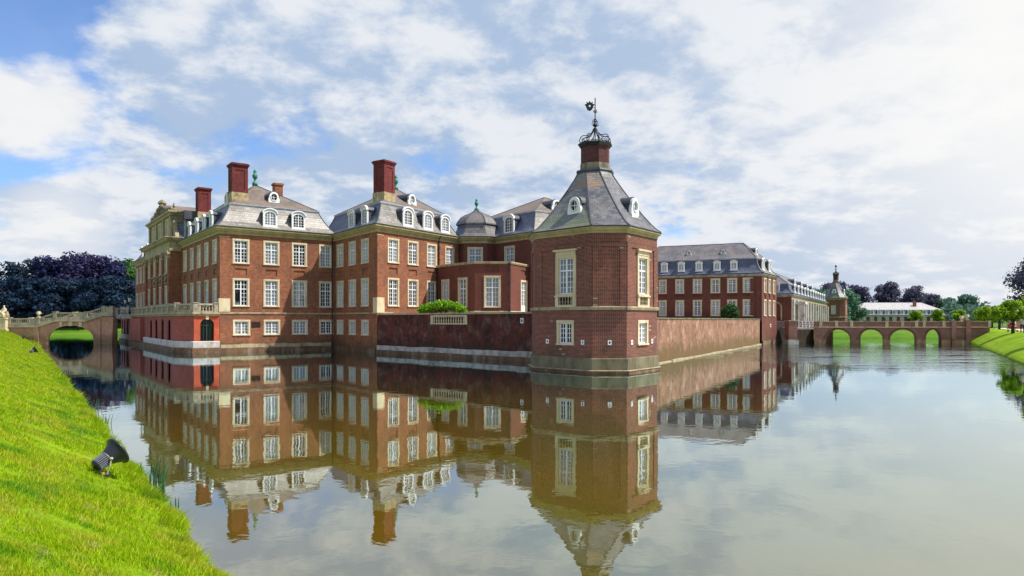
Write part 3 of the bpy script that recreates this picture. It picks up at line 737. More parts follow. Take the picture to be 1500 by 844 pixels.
# corner quoins, plinth of pale stone blocks near the water
def plinth(root, P0, P1, s0, s1, z0, z1, m, proud=.1, bl=1.1, seed=1, name='plinth_stone'):
    r = random.Random(seed); x = s0; cache = []
    while x < s1-.05:
        b = min(s1, x+bl*r.uniform(.75, 1.3)); mb = MB(); mb.M = FM(P0, P1); dz = r.uniform(-.04, .04)
        mb.box(x+.012, b-.012, -proud-r.uniform(0, .03), .05, z0+dz*.5, z1+dz); mb.build(name, m, root); x = b
plinth(R, A0, A1, .05, 11.2, .42, .78, STONE_D, .07, seed=4)
plinth(R, A0, A1, .0, 11.3, -.3, .40, STONE_BR, .12, 1.5, seed=5)
for P0, P1, s0, s1 in ((A0, A1, -.08, .95), (A3, A0, L_-.5, L_+.08)):
    wbox(R, P0, P1, s0, s1, -.02, .09, 3.95, 5.25, 'quoin_block', STONE)
wbox(R, A0, A1, -.05, .95, 0, .06, 11.25, EAVE-.9, 'capital', STONE); wbox(R, A0, A1, 0, .9, -.01, .035, 4, 11.25, 'pilaster', B_MAIN)
# roof: front hip with its finial, low ridge along the body behind
low = [SL_SUNLIT, SL_BLUE, SL_BLUE, SL_BLUE]  # sun-facing front gets the slate with sheen in its colour
PF = [AP(0, 0), AP(11.58, 0), AP(11.58, 13.3), AP(0, 13.3)]
zb = mansard(R, PF, EAVE, (AP(5.3, 6.8), AP(5.3, 6.9)), 17.9, low, [SL_BROWN], )
PB = [AP(0.02, 10.7), AP(11.56, 10.7), AP(11.56, 52.3), AP(.02, 52.3)]
mansard(R, PB, EAVE-.01, (AP(5.8, 18), AP(5.8, 46)), 15.55, [SL_BLUE], [SL_BROWN])
p = AP(5.3, 6.85); urn(R, (p[0], p[1], 18.15), 1.0)
ang = math.atan2(f_.y, f_.x)
chimney(R, AP(2.5, 3.0), ang, 1.45, 1.45, 14.4, 16.1, 19.1)
chimney(R, AP(2.3, 17.2), ang, 1.3, 1.4, 14.2, 15.9, 18.8)
def plainchim(root, c, w, z0, z1):
    mb = MB(); mb.M = Matrix.Translation((c[0], c[1], 0)) @ Matrix.Rotation(ang, 4, 'Z'); mb.box(-w/2, w/2, -w/2, w/2, z0, z1-.25); mb.box(-w/2-.1, w/2+.1, -w/2-.1, w/2+.1, z1-.25, z1); mb.build('chimney', B_MAIN, root)
plainchim(R, AP(9.6, 12.6), .95, 14, 19.5)
for s_ in (4.85, 7.75): dormer(R, A0, A1, s_, 12.55, 1.42, 1.78, -.06)
for s_ in (3.9, 7.0, 10.3, 13.9): dormer(R, A3, A0, L_-s_, 12.45, 1.15, 1.7, -.06)
for s_ in (41.5, 46.5): dormer(R, A3, A0, L_-s_, 12.45, 1.15, 1.7, -.06)
dormer(R, A0, A1, 6.0, 15.35, 1.15, 1.25, -2.5, 'oculus', 1.6)
dormer(R, A3, A0, L_-4.6, 14.85, 1.3, 1.5, -1.7, 'oculus', 1.8)
downpipe(R, A0, A1, 11.3, 0, EAVE)
# entrance projection on the side with stone gable
PJ = 1.1
def AQ(b, out): p = v2(A0)+u_*b-f_*out; return (p.x, p.y)
Q0, Q1 = AQ(35, PJ), AQ(17.9, PJ)          # front face, left to right seen from outside
QL = 17.1
cs = [QL-2.6, QL-6.2, QL-10.4, QL-14.2]
wins = []
for s_ in cs: wins += [(s_, UZ, 1.75, UH, 'case'), (s_, LZ, 1.75, LH, 'case')]
wall(R, Q0, Q1, -1.5, 11.6, B_DARK if False else B_MAIN, wins)
wall(R, Q1, AQ(17.9, -.3), -1.5, 11.6, B_MAIN, name='wall'); wall(R, AQ(35, -.3), Q0, -1.5, 11.6, B_MAIN)
PR = [Q0, Q1, AQ(17.9, -2), AQ(35, -2)]
for s_ in (QL-.55, QL-4.4, QL-8.3, QL-12.3, .6):       # pilasters with stone capitals
    wbox(R, Q0, Q1, s_-.45, s_+.45, -.02, .22, 3.8, 10.4, 'pilaster', B_MAIN)
    mb = MB(); mb.M = FM(Q0, Q1)
    mb.box(s_-.5, s_+.5, -.30, 0, 10.40, 10.55); mb.box(s_-.42, s_+.42, -.27, 0, 10.55, 11.05); mb.box(s_-.62, s_+.62, -.42, 0, 11.05, 11.25)
    for sx in (-1, 1): mb.tube([(s_+sx*.48, -.40, 10.9), (s_+sx*.48, -.05, 10.9)], .17, 8)
    mb.build('capital', STONE_D, R)
for s_ in cs[:3]:                                       # stone aprons and swags between the storeys
    mb = MB(); mb.M = FM(Q0, Q1); mb.box(s_-.75, s_+.75, -.12, 0, 7.45, 8.6); mb.box(s_-.95, s_+.95, -.28, 0, 8.45, 8.6)
    for k in range(7): mb.lathe((s_-.6+.2*k, -.16, 7.95-.22*math.sin(math.pi*k/6)), [(.02, -.12), (.12, 0), (.02, .12)], 6)
    mb.build('carved_panel', STONE_B, R)
EPROF = [(0, -1.5), (.16, -1.5), (.2, -1.0), (.12, -.98), (.12, -.42), (.5, -.3), (.62, -.05), (.75, -.02), (.75, .12), (0, .14)]
sweep(PR, EPROF, 12.75).build('entablature', STONE_D, R)
# attic storey
G0, G1 = AQ(34.2, .75), AQ(18.9, .75)
GL = 15.3
ac = [GL-2.9, GL-7.6, GL-12.3]
wall(R, G0, G1, 12.7, 16.0, STONE_D, [(s_, 13.2, 1.5, 2.2, 'case') for s_ in ac], stone=STONE)
wall(R, G1, AQ(18.9, -1.6), 12.7, 16.0, STONE_B)
for s_ in (.5, GL-10, GL-5.2, GL-.5): wbox(R, G0, G1, s_-.35, s_+.35, -.02, .18, 12.85, 15.55, 'attic_pilaster', STONE_D)
sweep([G0, G1, AQ(18.9, -1.0), AQ(34.2, -1.0)], [(0, -.4), (.2, -.4), (.3, -.15), (.5, -.1), (.5, .1), (0, .12)], 16.0).build('attic_cornice', STONE_D, R)
mb = MB(); mb.M = FM(G0, G1)                                  # curved pediment with volutes and trophies
prof = [(1.0, 16.1), (GL-1.0, 16.1), (GL-1.6, 16.9), (GL-3.4, 17.1), (GL-4.5, 17.9), (GL/2+1.4, 18.35), (GL/2+.9, 19.0), (GL/2-.9, 19.0), (GL/2-1.4, 18.35), (4.5, 17.9), (3.4, 17.1), (1.6, 16.9)]
prof = [(x, 16.1+(z-16.1)*.52) for x, z in prof]; mb.exz(prof, .0, .5); mb.build('gable', STONE_B, R)
mb = MB(); mb.M = FM(G0, G1)
gr = random.Random(8)
for k in range(90):
    s_ = gr.uniform(1.4, GL-1.4); zt = 16.3+1.4*max(0, 1-abs(s_-GL/2)/(GL/2))
    mb.lathe((s_, -.06, gr.uniform(16.3, zt)), [(.05, -.2), (gr.uniform(.1, .24), 0), (.05, .25)], 6)
for sx in (-1, 1): mb.tube([(GL/2+sx*(GL/2-.8), .1, 16.2), (GL/2+sx*(GL/2-1.1), .1, 16.6), (GL/2+sx*4.0, .1, 16.8), (GL/2+sx*3.0, .1, 17.15), (GL/2+sx*1.3, .1, 17.45), (GL/2+sx*.7, .1, 17.7)], .14, 6)
mb.lathe((GL/2, .2, 17.7), [(.45, -.2), (.3, .05), (.55, .3), (.35, .6), (.1, .8)], 8)
mb.build('gable_carving', STONE_B, R)
for s_, big in ((.2, 1), (GL-.2, 1)):                         # scroll brackets and corner vases
    mb = MB(); mb.M = FM(G0, G1, s_); sg = 1 if s_ > 1 else -1
    mb.exz([(0, 12.9), (sg*1.5, 12.9), (sg*1.35, 13.4), (sg*.7, 13.8), (sg*.35, 14.8), (0, 15.2)], .1, .5); mb.build('scroll_bracket', STONE_D, R)
    p = FM(G0, G1, s_) @ Vector((0, .2, 0)); urn(R, (p.x, p.y, 16.3), .5, STONE_B)
# cross roof behind the gable
e0, e1, r0, r1 = AQ(17.9, .3), AQ(17.9, -9), AQ(26.5, .3), AQ(26.5, -9)
h0, h1 = AQ(35.2, .3), AQ(35.2, -9)
mb = MB(); mb.quad((*e0, 14.4), (*e1, 14.4), (*r1, 17.85), (*r0, 17.85)); mb.build('roof', SL_BROWN, R)
mb = MB(); mb.quad((*h1, 14.4), (*h0, 14.4), (*r0, 17.85), (*r1, 17.85)); mb.build('roof', SL_BROWN, R)
mb = MB(); mb.quad((*e0, 14.4), (*h0, 14.4), (*r0, 17.85)); mb.quad((*e0, 12.4), (*e1, 12.4), (*e1, 14.4), (*e0, 14.4)); mb.build('roof_end', SL_BLUE, R)
wbox(R, AQ(17.9, -.2), AQ(17.9, -2.2), 0.0, 1.5, .0, .9, 15.0, 16.0, 'roof_hatch', LEADDK)
wbox(R, AQ(17.9, -.2), AQ(17.9, -2.2), 0.1, .35, .02, .2, 12.8, 15.0, 'lead_pipe', LEAD)

# ------------------------------------------------------------------ terrace with arcaded basement on the west side
R = thing('arcaded_terrace', 'balustraded stone terrace over red arcaded basement rising from the moat', 'terrace', (-30.2, 66.5, 0))
TP = [(-57.8, 101.0), (-32.7, 66.2), (-30.16, 64.72), (A0[0]-.02, A0[1]-.02)]
def const(z):
    fn = lambda s_: z
    fn.breaks = []; return fn
TL = math.dist(TP[0], TP[1])
arc = [(TL-b, TL-a, 1.12, 2.75, 3.22) for a, b in ((2.35, 3.95), (6.3, 7.9), (10.3, 11.9), (14.1, 15.7))]+[(TL-b, TL-a, 1.0, 2.75, 3.2) for a, b in ((31.6, 33.3), (35.0, 36.6), (38.2, 39.7), (40.8, 42.2))]
arch_wall(R, TP[0], TP[1], .6, const(3.6), arc, B_TERR, .12)
arch_wall(R, TP[1], TP[2], .6, const(3.6), [], B_TERR, .55, name='wall')
arch_wall(R, TP[2], TP[3], .6, const(3.6), [(.56, 1.80, 1.14, 2.7, 3.28)], B_ORANGE, .5)
o = wbox(R, TP[0], TP[1], TL-30.0, TL-19.9, 0, .45, .6, 3.35, 'buttress', B_TERR)
mb = slab([(-57.4, 101.2), (-32.55, 66.45), (-30.1, 65.3), (-28.6, 66.6), (-40.8, 83.9), (-52.5, 101.5)], .3, 3.4); mb.build('shade_backing', SHADE_DK, R)  # solid near-black block painting the unlit space behind the arches
mb = MB(); mb.M = FM(TP[2], TP[3], 1.18)
mb.box(-.03, .03, .22, .3, 1.14, 3.2); mb.box(-.58, .58, .24, .3, 2.62, 2.68)
for sx in (-1, 1): mb.box(sx*.3-.012, sx*.3+.012, .24, .3, 1.14, 3.1)
mb.build('door_frame', DOORG, R)
mb = MB(); mb.M = FM(TP[2], TP[3], 1.18); mb.quad((-.62, .34, 1.14), (.62, .34, 1.14), (.62, .34, 3.3), (-.62, .34, 3.3)); mb.build('door_glass', GLASS, R)
wbox(R, TP[2], TP[3], 1.05, 1.31, 0, .08, 3.2, 3.62, 'keystone', STONE)
sweep(TP, [(0, -.62), (.12, -.62), (.16, -.05), (.10, 0), (0, 0)], 1.12, False).build('plinth', PLINTH_W, R)
sweep(TP, [(0, -2.2), (.30, -2.2), (.30, -.05), (.22, 0), (0, 0)], .5, False).build('foot_course', STONE_BR, R)
sweep(TP, [(0, 0), (.10, 0), (.12, .12), (.26, .18), (.26, .32), (0, .34)], 3.55, False).build('terrace_cornice', STONE_D, R)
structure(slab([(-57.6, 101.2), (-32.5, 66.35), (-30.1, 64.95), (-28.4, 66.3), (-41, 84), (-53, 101.5)], 3.6, 3.87), 'terrace_floor', FLOOR)
TB = [(x, y, 3.88) for x, y in ((-57.5, 100.9), (-32.62, 66.42), (-30.16, 64.98), (A0[0]-.05, A0[1]+.2))]
tl = math.dist(TB[0][:2], TB[1][:2]); t2 = math.dist(TB[1][:2], TB[2][:2]); t3 = math.dist(TB[2][:2], TB[3][:2])
balustrade(R, TB, .85, posts=[.2, 6, 12, 18, 21.5, 25, 28.5, 32, 35.4, 38.8, tl, tl+t2, tl+t2+t3-.35], m=STONE_W, solid=[(tl-.8, tl+.6), (tl+t2-.7, tl+t2+.5), (tl+t2+t3-.75, tl+t2+t3)])

# ------------------------------------------------------------------ middle castle block
B0, B1 = (-12.8, 64.8), (-5.9, 75.5)
b_ = Vector((.542, .8405)); l_ = Vector((-.603, .798))
def BP(p, q): k = v2(B0)+b_*p+l_*q; return (k.x, k.y)
R = thing('castle_block', 'projecting middle castle block of red brick with a single red chimney and three front dormers', 'castle', (*B0, 0))
B1 = BP(12.73, 0); B2 = BP(12.73, 14); B3 = BP(0, 14)
ws = [(2.22, 1.62), (5.1, 1.62), (8.05, 1.6), (11.1, 1.6)]
wins = []
for s_, w_ in ws: wins += [(s_, UZ, w_, UH, 'case')]+([(s_, LZ, w_, LH, 'case')] if s_ < 9 else [])
wall(R, B0, B1, -1.8, EAVE-.4, B_MAIN, wins, [(s_, 7.62, 1.2, .62) for s_, _ in ws[:3]])
wins = []; lw = [1.58, 4.66, 7.65]
for s_ in lw: wins += [(14-10.28+s_, UZ, 1.7, UH, 'case'), (14-10.28+s_, LZ, 1.7, LH, 'case'), (14-10.28+s_, BZ, 1.6, BH, 'small')]
wall(R, B3, B0, -1.8, EAVE-.4, B_MAIN, wins, [(14-10.28+s_, 7.62, 1.2, .62) for s_ in lw])
wall(R, B1, B2, 3, EAVE-.4, B_MAIN); wall(R, B2, B3, 3, EAVE-.4, B_MAIN)
PB_ = [B0, B1, B2, B3]
cornice(R, PB_, EAVE+.008); string(R, [BP(0, 9.8), B0, BP(2.2, 0)][::1], 3.82, closed=False)
plinth(R, B3, B0, 3.9, 13.9, -.3, .42, STONE_BR, .12, 1.5, seed=7)
wbox(R, B0, B1, -.1, .9, 0, .1, 3.85, 5.3, 'quoin_block', STONE); wbox(R, B3, B0, 13.3, 14.1, -.02, .1, 3.85, 5.3, 'quoin_block', STONE)
wbox(R, B0, B1, -.05, .85, 0, .06, 11.25, EAVE-.9, 'capital', STONE); wbox(R, B0, B1, 0, .8, -.01, .035, 5.3, 11.25, 'pilaster', B_MAIN)
mansard(R, PB_, EAVE, (BP(7.6, 7.3), BP(7.6, 7.4)), 17.9, low, [SL_BROWN])
p = BP(7.6, 7.35); urn(R, (p[0], p[1], 18.1), .95)
ab = math.atan2(b_.y, b_.x)
chimney(R, BP(2.9, 3.0), ab, 1.45, 1.4, 14.4, 16.05, 19.3)
for s_ in (4.5, 7.6, 10.5): dormer(R, B0, B1, s_, 12.55, 1.5, 1.85, -.06)
for s_ in (3.7+4.2, 3.7+7.3): dormer(R, B3, B0, s_, 12.5, 1.35, 1.8, -.06)
dormer(R, B0, B1, 7.8, 15.2, 1.3, 1.35, -2.4, 'oculus', 1.7)
dormer(R, B3, B0, 9.6, 15.0, 1.3, 1.35, -1.9, 'oculus', 1.7)
downpipe(R, B0, B1, 9.2, 8.9, EAVE)

# ------------------------------------------------------------------ inner block with domed bay
C0, C1 = (-1.8, 75.5), (2.26, 70.5)
c_ = Vector((-.63, .776)); e_ = Vector((.776, .63))
def CP(p, q): k = v2(C1)+c_*p+e_*q; return (k.x, k.y)
C0 = CP(6.44, 0)
R = thing('castle_block', 'inner brick castle block behind the low garden room, grey mansard with one front dormer', 'castle', (*C1, 3))
C2, C3 = CP(0, 14), CP(12, 14); C0x = CP(12, 0)
wall(R, C0x, C1, 3, EAVE-.4, B_WING, [(12-6.44+2.45, UZ, 1.75, UH, 'case')])
wall(R, C1, C2, 3, EAVE-.4, B_MAIN, [(s_, UZ, 1.6, UH, 'case') for s_ in (3, 7, 11)]); wall(R, C2, C3, 3, EAVE-.4, B_WING); wall(R, C3, C0x, 3, EAVE-.4, B_WING)
PC = [C0x, C1, C2, C3]
cornice(R, PC, EAVE+.004)
mansard(R, PC, EAVE, (CP(6.0, 6.8), CP(6.0, 6.9)), 17.4, [SL_BLUE, SL_SUNLIT, SL_BLUE, SL_BLUE], [SL_BROWN])
dormer(R, C0x, C1, 12-6.44+2.2, 12.5, 1.7, 2.0, -.06)
dormer(R, C1, C2, 5.0, 15.0, 1.4, 1.4, -1.9, 'oculus', 1.7)
R = thing('stair_turret', 'small polygonal brick turret with bulging slate dome and green finial in the castle corner', 'turret', (-4.0, 75.2, 3))
BY = [(-6.6, 76.6), (-5.3, 74.75), (-2.75, 74.75), (-1.35, 76.3), (-1.6, 79), (-6.4, 79)]
wall(R, BY[1], BY[2], 3, EAVE-.4, B_WING, [(1.27, UZ, 1.7, UH, 'case')])
for i in (0, 2, 3, 4, 5): wall(R, BY[i], BY[(i+1) % 6], 3, EAVE-.4, B_WING)
cornice(R, BY, EAVE+.012)
def scaled(poly, c, f): return [(c[0]+(x-c[0])*f, c[1]+(y-c[1])*f) for x, y in poly]
cc = (-4.0, 76.9)
rr = [[(x, y, z) for x, y in scaled(BY, cc, f)] for f, z in ((1.12, 12.3), (.95, 12.7), (.84, 13.3), (.80, 13.75))]
for i in range(6):
    mb = MB(); j = (i+1) % 6
    for k in range(3): mb.quad(rr[k][i], rr[k][j], rr[k+1][j], rr[k+1][i])
    mb.build('roof_slope', SL_BLUE if i == 0 else SL_PURP, R)
rr = [[(x, y, z) for x, y in scaled(BY, cc, f)] for f, z in ((.86, 13.75), (.86, 13.9), (.80, 14.2), (.68, 14.6), (.50, 14.9), (.28, 15.12), (.13, 15.35), (.06, 15.6))]
mb = MB(); mb.rings(rr, cap1=True); mb.build('dome', SL_PURP, R)
for i in range(6): mb = MB(); mb.tube([r[i] for r in rr], .05, 5); mb.build('hip_flashing', LEADDK, R)
urn(R, (cc[0], cc[1], 15.7), .75)

# ------------------------------------------------------------------ garden room on the terrace
R = thing('garden_room', 'low flat roofed brick room with polygonal front and white framed tall windows and a door', 'garden room', (-2, 70, 3.3))
V = [(-7.96, 72.3), (-5.9, 69.4), (-3.65, 66.95), (-.13, 67.2), (2.12, 72.2), (1.9, 77), (-8, 78)]
for a, b, wn, pn in ((0, 1, [(1.85, LZ-.1, 1.6, 3.0, 'case')], []), (1, 2, [(1.45, LZ-.1, 1.5, 3.05, 'case')], [(1.5, 7.9, 1.2, .5)]),
                     (2, 3, [(1.72, LZ-.1, 1.65, 3.15, 'case')], [(1.72, 7.95, 1.3, .55)]), (3, 4, [(3.3, 3.72, 1.75, 3.5, 'door')], [(3.3, 7.75, 1.3, .5)])):
    wall(R, V[a], V[b], 3, 8.7, B_WING, wn, pn)
for i in (4, 5, 6): wall(R, V[i], V[(i+1) % 7], 3, 8.7, B_WING)
sweep(V, [(0, -.12), (.08, -.12), (.14, 0), (.14, .12), (-.3, .14), (-.3, -.1)], 8.78).build('coping', STONE_D, R)
sweep(V, [(0, -.1), (.05, -.1), (.07, .06), (0, .08)], 3.95).build('string_course', STONE, R)
slab(inset(V, .25), 8.6, 8.78).build('flat_roof', LEADDK, R)
downpipe(R, V[2], V[3], 3.4, 3.6, 8.9)
downpipe(R, V[0], V[1], .15, 3.6, 8.9)

# ------------------------------------------------------------------ terrace retaining wall with its balustrade window
R = thing('retaining_wall', 'dark stained brick retaining wall with pale stone foot between the castle block and near tower', 'wall', (-6, 58, 0))
W0, W1 = (-12.72, 64.72), (1.9, 50.4); WL = math.dist(W0, W1)
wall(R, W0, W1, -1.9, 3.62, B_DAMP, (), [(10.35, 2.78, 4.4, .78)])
o = R.children[-1] if R.children else None
mb = MB(); mb.M = FM(W0, W1)
for k in range(13): baluster_mb(mb, 8.45+k*.315, .0, 2.86, .58, .075)
mb.build('baluster', STONE, R, kind='stuff', uv=False)
for s_ in (8.15, 12.55): wbox(R, W0, W1, s_-.16, s_+.16, -.05, .06, 2.78, 3.56, 'post', STONE)
wbox(R, W0, W1, 8.31, 12.39, -.05, .05, 2.78, 2.86, 'sill', STONE)
wbox(R, W0, W1, 8.31, 12.39, -.05, .05, 3.44, 3.56, 'lintel', STONE)
plinth(R, W0, W1, .05, WL, .34, .76, PLINTH, .14, 1.6, seed=11); plinth(R, W0, W1, .0, WL, -.6, .33, STONE_BR, .2, 1.0, seed=12)
x = 0; r = random.Random(9)
while x < WL:
    b = min(WL, x+r.uniform(1.2, 2.0)); mb = MB(); mb.M = FM(W0, W1); mb.box(x+.008, b-.008, -.12, .5, 3.62, 3.76+r.uniform(-.01, .01)); mb.build('coping_stone', STONE_D, R); x = b
mb = MB(); mb.M = FM(W0, W1, 18.9, 3.1); mb.box(-.15, .15, -.06, 0, -.2, .2); mb.build('vent_frame', WHITE, R)
mb = MB(); mb.M = FM(W0, W1, 18.9, 3.1); mb.box(-.07, .07, -.07, -.06, -.1, .1); mb.build('vent_shade', SHADE_DK, R)  # dark plate on the frame paints the shade of the opening
structure(slab([(-12.5, 64.9), (1.8, 51.0), (6, 50), (4, 72), (-7.9, 76)], 3.315, 3.6), 'garden_terrace', FLOOR)

# ------------------------------------------------------------------ corner towers
TW = [(1.51, 43.2), (4.72, 40), (6.72, 40), (9.2, 43.3), (9.35, 45.8), (6.6, 48.9), (4.2, 48.9), (1.33, 45.5)]
def tower(name, label, org, c0, k, detail=True, cat='tower'):
    R = thing(name, label, cat, org)
    P = [(org[0]+(x-c0[0])*k, org[1]+(y-c0[1])*k) for x, y in TW]
    q = lambda v: v*k
    W = {0: [(2.5, 4.62, 1.5, 2.45, 'case'), (2.45, 1.62, 1.35, 1.52, 'small')], 2: [(2.08, 4.62, 1.45, 2.45, 'case'), (2.08, 1.62, 1.4, 1.52, 'small')], 3: [], 7: []}
    if not detail: W = {0: [(1.5, 4.6, 1.1, 2.2, 'case')], 2: [(1.35, 4.6, 1.0, 2.2, 'case')]}
    for i in range(8):
        wn = W.get(i, []); L = math.dist(P[i], P[(i+1) % 8])
        wall(R, P[i], P[(i+1) % 8], -1.9, 8.35, B_TOWER, wn)
        if detail and i in (0, 1, 2, 3, 7):
            a, b = P[i], P[(i+1) % 8]
            e = .55 if L > 3 else .38
            for s0, s1 in ((0, e), (L-e, L)): wbox(R, a, b, s0, s1, -.01, .06, 3.95, 7.45, 'pilaster', B_TOWER)
            wbox(R, a, b, 0, L, -.012, .063, 7.45, 7.72, 'brick_frieze', B_TOWER)
        if detail and i in (0, 2):       # stone window case with little balustrade apron below and hood above
            a, b = P[i], P[(i+1) % 8]; s_, w_ = (2.5, 1.5) if i == 0 else (2.08, 1.45)
            mb = MB(); mb.M = FM(a, b, s_)
            mb.box(-w_/2-.06, -w_/2+.18, -.09, .04, 3.93, 4.62); mb.box(w_/2-.18, w_/2+.06, -.09, .04, 3.93, 4.62); mb.box(-w_/2+.18, w_/2-.18, -.09, .04, 3.93, 4.05); mb.box(-w_/2-.1, w_/2+.1, -.14, .02, 4.55, 4.63)
            mb.box(-w_/2-.02, w_/2+.02, -.085, .02, 7.07, 7.32); mb.box(-w_/2-.16, w_/2+.16, -.2, .02, 7.32, 7.42)
            for sx in (-1, 1): mb.box(sx*(w_/2+.01)-.04, sx*(w_/2+.01)+.04, -.07, .02, 4.63, 7.07)
            mb.build('window_case', STONE, R)
            mb = MB(); mb.M = FM(a, b, s_)
            mb.box(-w_/2+.18, w_/2-.18, -.012, .02, 4.05, 4.55); mb.build('apron_shade', SHADE_DK, R)  # flat near-black plate, painted shade behind the balusters
            mb = MB(); mb.M = FM(a, b, s_)
            for j in range(5): baluster_mb(mb, -w_/2+.30+j*(w_-.6)/4, -.055, 4.05, .5, .062, 8)
            mb.build('baluster', STONE_D, R, kind='stuff', uv=False)
    cornice(R, P, 8.62, CORN, GUTDK, k=.55 if detail else .6)
    string(R, P, 3.84, STONE_D, prof=[(0, -.10), (.08, -.10), (.13, .03), (.13, .08), (0, .12)])
    if detail:
        sweep(P, [(0, -2.5), (.10, -2.5), (.10, -.02), (.04, .02), (0, .02)], .88).build('plinth', STONE_G, R)
        sweep(P, [(.05, -1.5), (.20, -1.5), (.20, -.05), (.05, -.05)], .19).build('foot_course', STONE_BR, R)
        sweep(P, [(.05, -.05), (.24, -.05), (.24, -.01), (.20, 0), (.05, 0)], .20).build('foot_ledge', STONE_D, R)
        for i, s_ in ((0, 1.0), (0, 3.8), (1, 1.0), (2, .62), (2, 3.35)):
            a, b = P[i], P[i+1]; mb = MB(); mb.M = FM(a, b, s_, 1.82)
            for x0, x1, z0, z1 in ((-.11, -.05, -.14, .14), (.05, .11, -.14, .14), (-.05, .05, .07, .14), (-.05, .05, -.14, -.07)): mb.box(x0, x1, -.04, 0, z0, z1)
            mb.build('vent_frame', WHITE, R); mb = MB(); mb.M = FM(a, b, s_, 1.82); mb.quad((-.05, -.01, -.07), (.05, -.01, -.07), (.05, -.01, .07), (-.05, -.01, .07)); mb.build('vent_shade', SHADE_DK, R)  # vent's inner shade is a painted dark plate, nothing is cut
    # flared roof up to the stack collar
    cx = org[0]+(5.42-c0[0])*k; cy = org[1]+(44.5-c0[1])*k
    PO = inset(P, -.42*(.56 if detail else .6))
    OC = [(cx+1.0*k*1.04/math.cos(math.pi/8)*math.cos(a), cy+1.0*k*1.04/math.cos(math.pi/8)*math.sin(a)) for a in [math.pi*(1.04+.25*i) for i in range(8)]]
    prof = [(0, 8.69), (.10, 8.91), (.20, 9.22), (.36, 9.8), (.53, 10.5), (.76, 11.5), (.92, 12.25), (1.0, 12.72)]
    rr = [[(PO[i][0]+(OC[i][0]-PO[i][0])*f, PO[i][1]+(OC[i][1]-PO[i][1])*f, z) for i in range(8)] for f, z in prof]
    for i in range(8):
        j = (i+1) % 8; mm = {0: SL_TOWER, 7: SL_MOSS, 1: SL_TOWER}.get(i, SL_TOWER)
        for k0, k1, m2 in (((0, 3, SL_MOSS), (3, 5, SL_TOWER), (5, 7, SL_RUST)) if i in (0, 7) else ((0, 5, SL_TOWER), (5, 7, SL_RUST if i == 1 else SL_TOWER))):
            mb = MB()
            for q_ in range(k0, k1): mb.quad(rr[q_][i], rr[q_][j], rr[q_+1][j], rr[q_+1][i])
            mb.build('roof_slope', m2, R)
    for i in range(8): mb = MB(); mb.tube([r[i] for r in rr], .045, 5); mb.build('hip_flashing', LEADDK, R)
    def octr(rad, z, n=8): return [(cx+k*rad*math.cos(math.pi*(1.04+.25*i)), cy+k*rad*math.sin(math.pi*(1.04+.25*i)), z) for i in range(n)]
    mb = MB(); mb.rings([octr(1.22, 12.62), octr(1.26, 12.72), octr(1.22, 12.84), octr(.98, 12.86)], cap0=True, cap1=True); mb.build('collar', LEADDK, R)
    mb = MB(); mb.rings([octr(.99, 12.86), octr(.99, 13.25)], cap1=True); mb.build('chimney_base', STONE_B, R)
    mb = MB(); mb.rings([octr(.95, 13.25), octr(.95, 14.33)], cap1=True); mb.build('chimney', B_STACK, R)
    mb = MB(); mb.rings([octr(.98, 14.33), octr(1.06, 14.43), octr(1.14, 14.5), octr(1.14, 14.58), octr(.9, 14.6)], cap0=True, cap1=True); mb.build('chimney_cap', IRON, R)
    # wrought iron crown, finial and vane
    tb = .030 if detail else .05
    for i in range(8):
        a = math.pi*(1.04+.25*i); ca, sa = math.cos(a)*k, math.sin(a)*k
        def pt(r_, z): return (cx+ca*r_, cy+sa*r_, z)
        mb = MB(); mb.tube([pt(.98, 14.58), pt(1.04, 14.8), pt(.96, 15.03), pt(.80, 15.15), (pt(.60, 15.14)), pt(.40, 15.18), pt(.22, 15.36), pt(.10, 15.62)], tb, 5); mb.build('crown_rib', IRON, R)
        mb = MB()
        mb.tube([pt(.96, 14.62), pt(.80, 14.7), pt(.72, 14.86), pt(.80, 14.98), pt(.90, 14.92), pt(.86, 14.82)], tb*.75, 4)
        mb.tube([pt(.42, 15.14), pt(.52, 14.98), pt(.66, 14.98)], tb*.75, 4)
        b = math.pi*(1.04+.25*(i+1)); mb.tube([pt(1.0, 14.66), (cx+k*1.0*math.cos(b), cy+k*1.0*math.sin(b), 14.66)], tb*.75, 4)
        mb.build('iron_scroll', IRON, R, kind='stuff')
    top = 17.62 if detail else 16.8
    mb = MB(); mb.tube([(cx, cy, 14.6), (cx, cy, top)], .035 if detail else .06, 6)
    for z, r_ in ((15.62, .12), (15.85, .17), (16.08, .10), (16.75, .06)): mb.lathe((cx, cy, z), [(.02, -r_), (r_, 0), (.02, r_)], 8)
    for i in range(4):
        a = i*math.pi/2+.4; mb.tube([(cx, cy, 15.7), (cx+.24*math.cos(a), cy+.24*math.sin(a), 15.85), (cx+.18*math.cos(a), cy+.18*math.sin(a), 16.1), (cx, cy, 16.3)], .022, 4)
        mb.tube([(cx, cy, 16.62), (cx+.16*math.cos(a), cy+.16*math.sin(a), 16.72), (cx+.1*math.cos(a), cy+.1*math.sin(a), 16.85)], .018, 4)
    mb.build('finial_rod', IRON, R, kind='stuff')
    mb = MB(); zt = 17.1 if detail else 16.7; sc_ = .8 if detail else .8; vx = cx-.36 if detail else cx
    out = [(-.30, -.05), (-.20, -.30), (0, -.42), (.20, -.30), (.30, -.05), (.40, .12), (.24, .16), (.26, .34), (.10, .24), (0, .42), (-.10, .24), (-.26, .34), (-.24, .16), (-.40, .12)]
    mb.M = Matrix.Translation((vx, cy, zt))
    mb.ringxz([(x*sc_, z*sc_) for x, z in out], [(x*.26*sc_, z*.26*sc_) for x, z in out], -.03, .03)
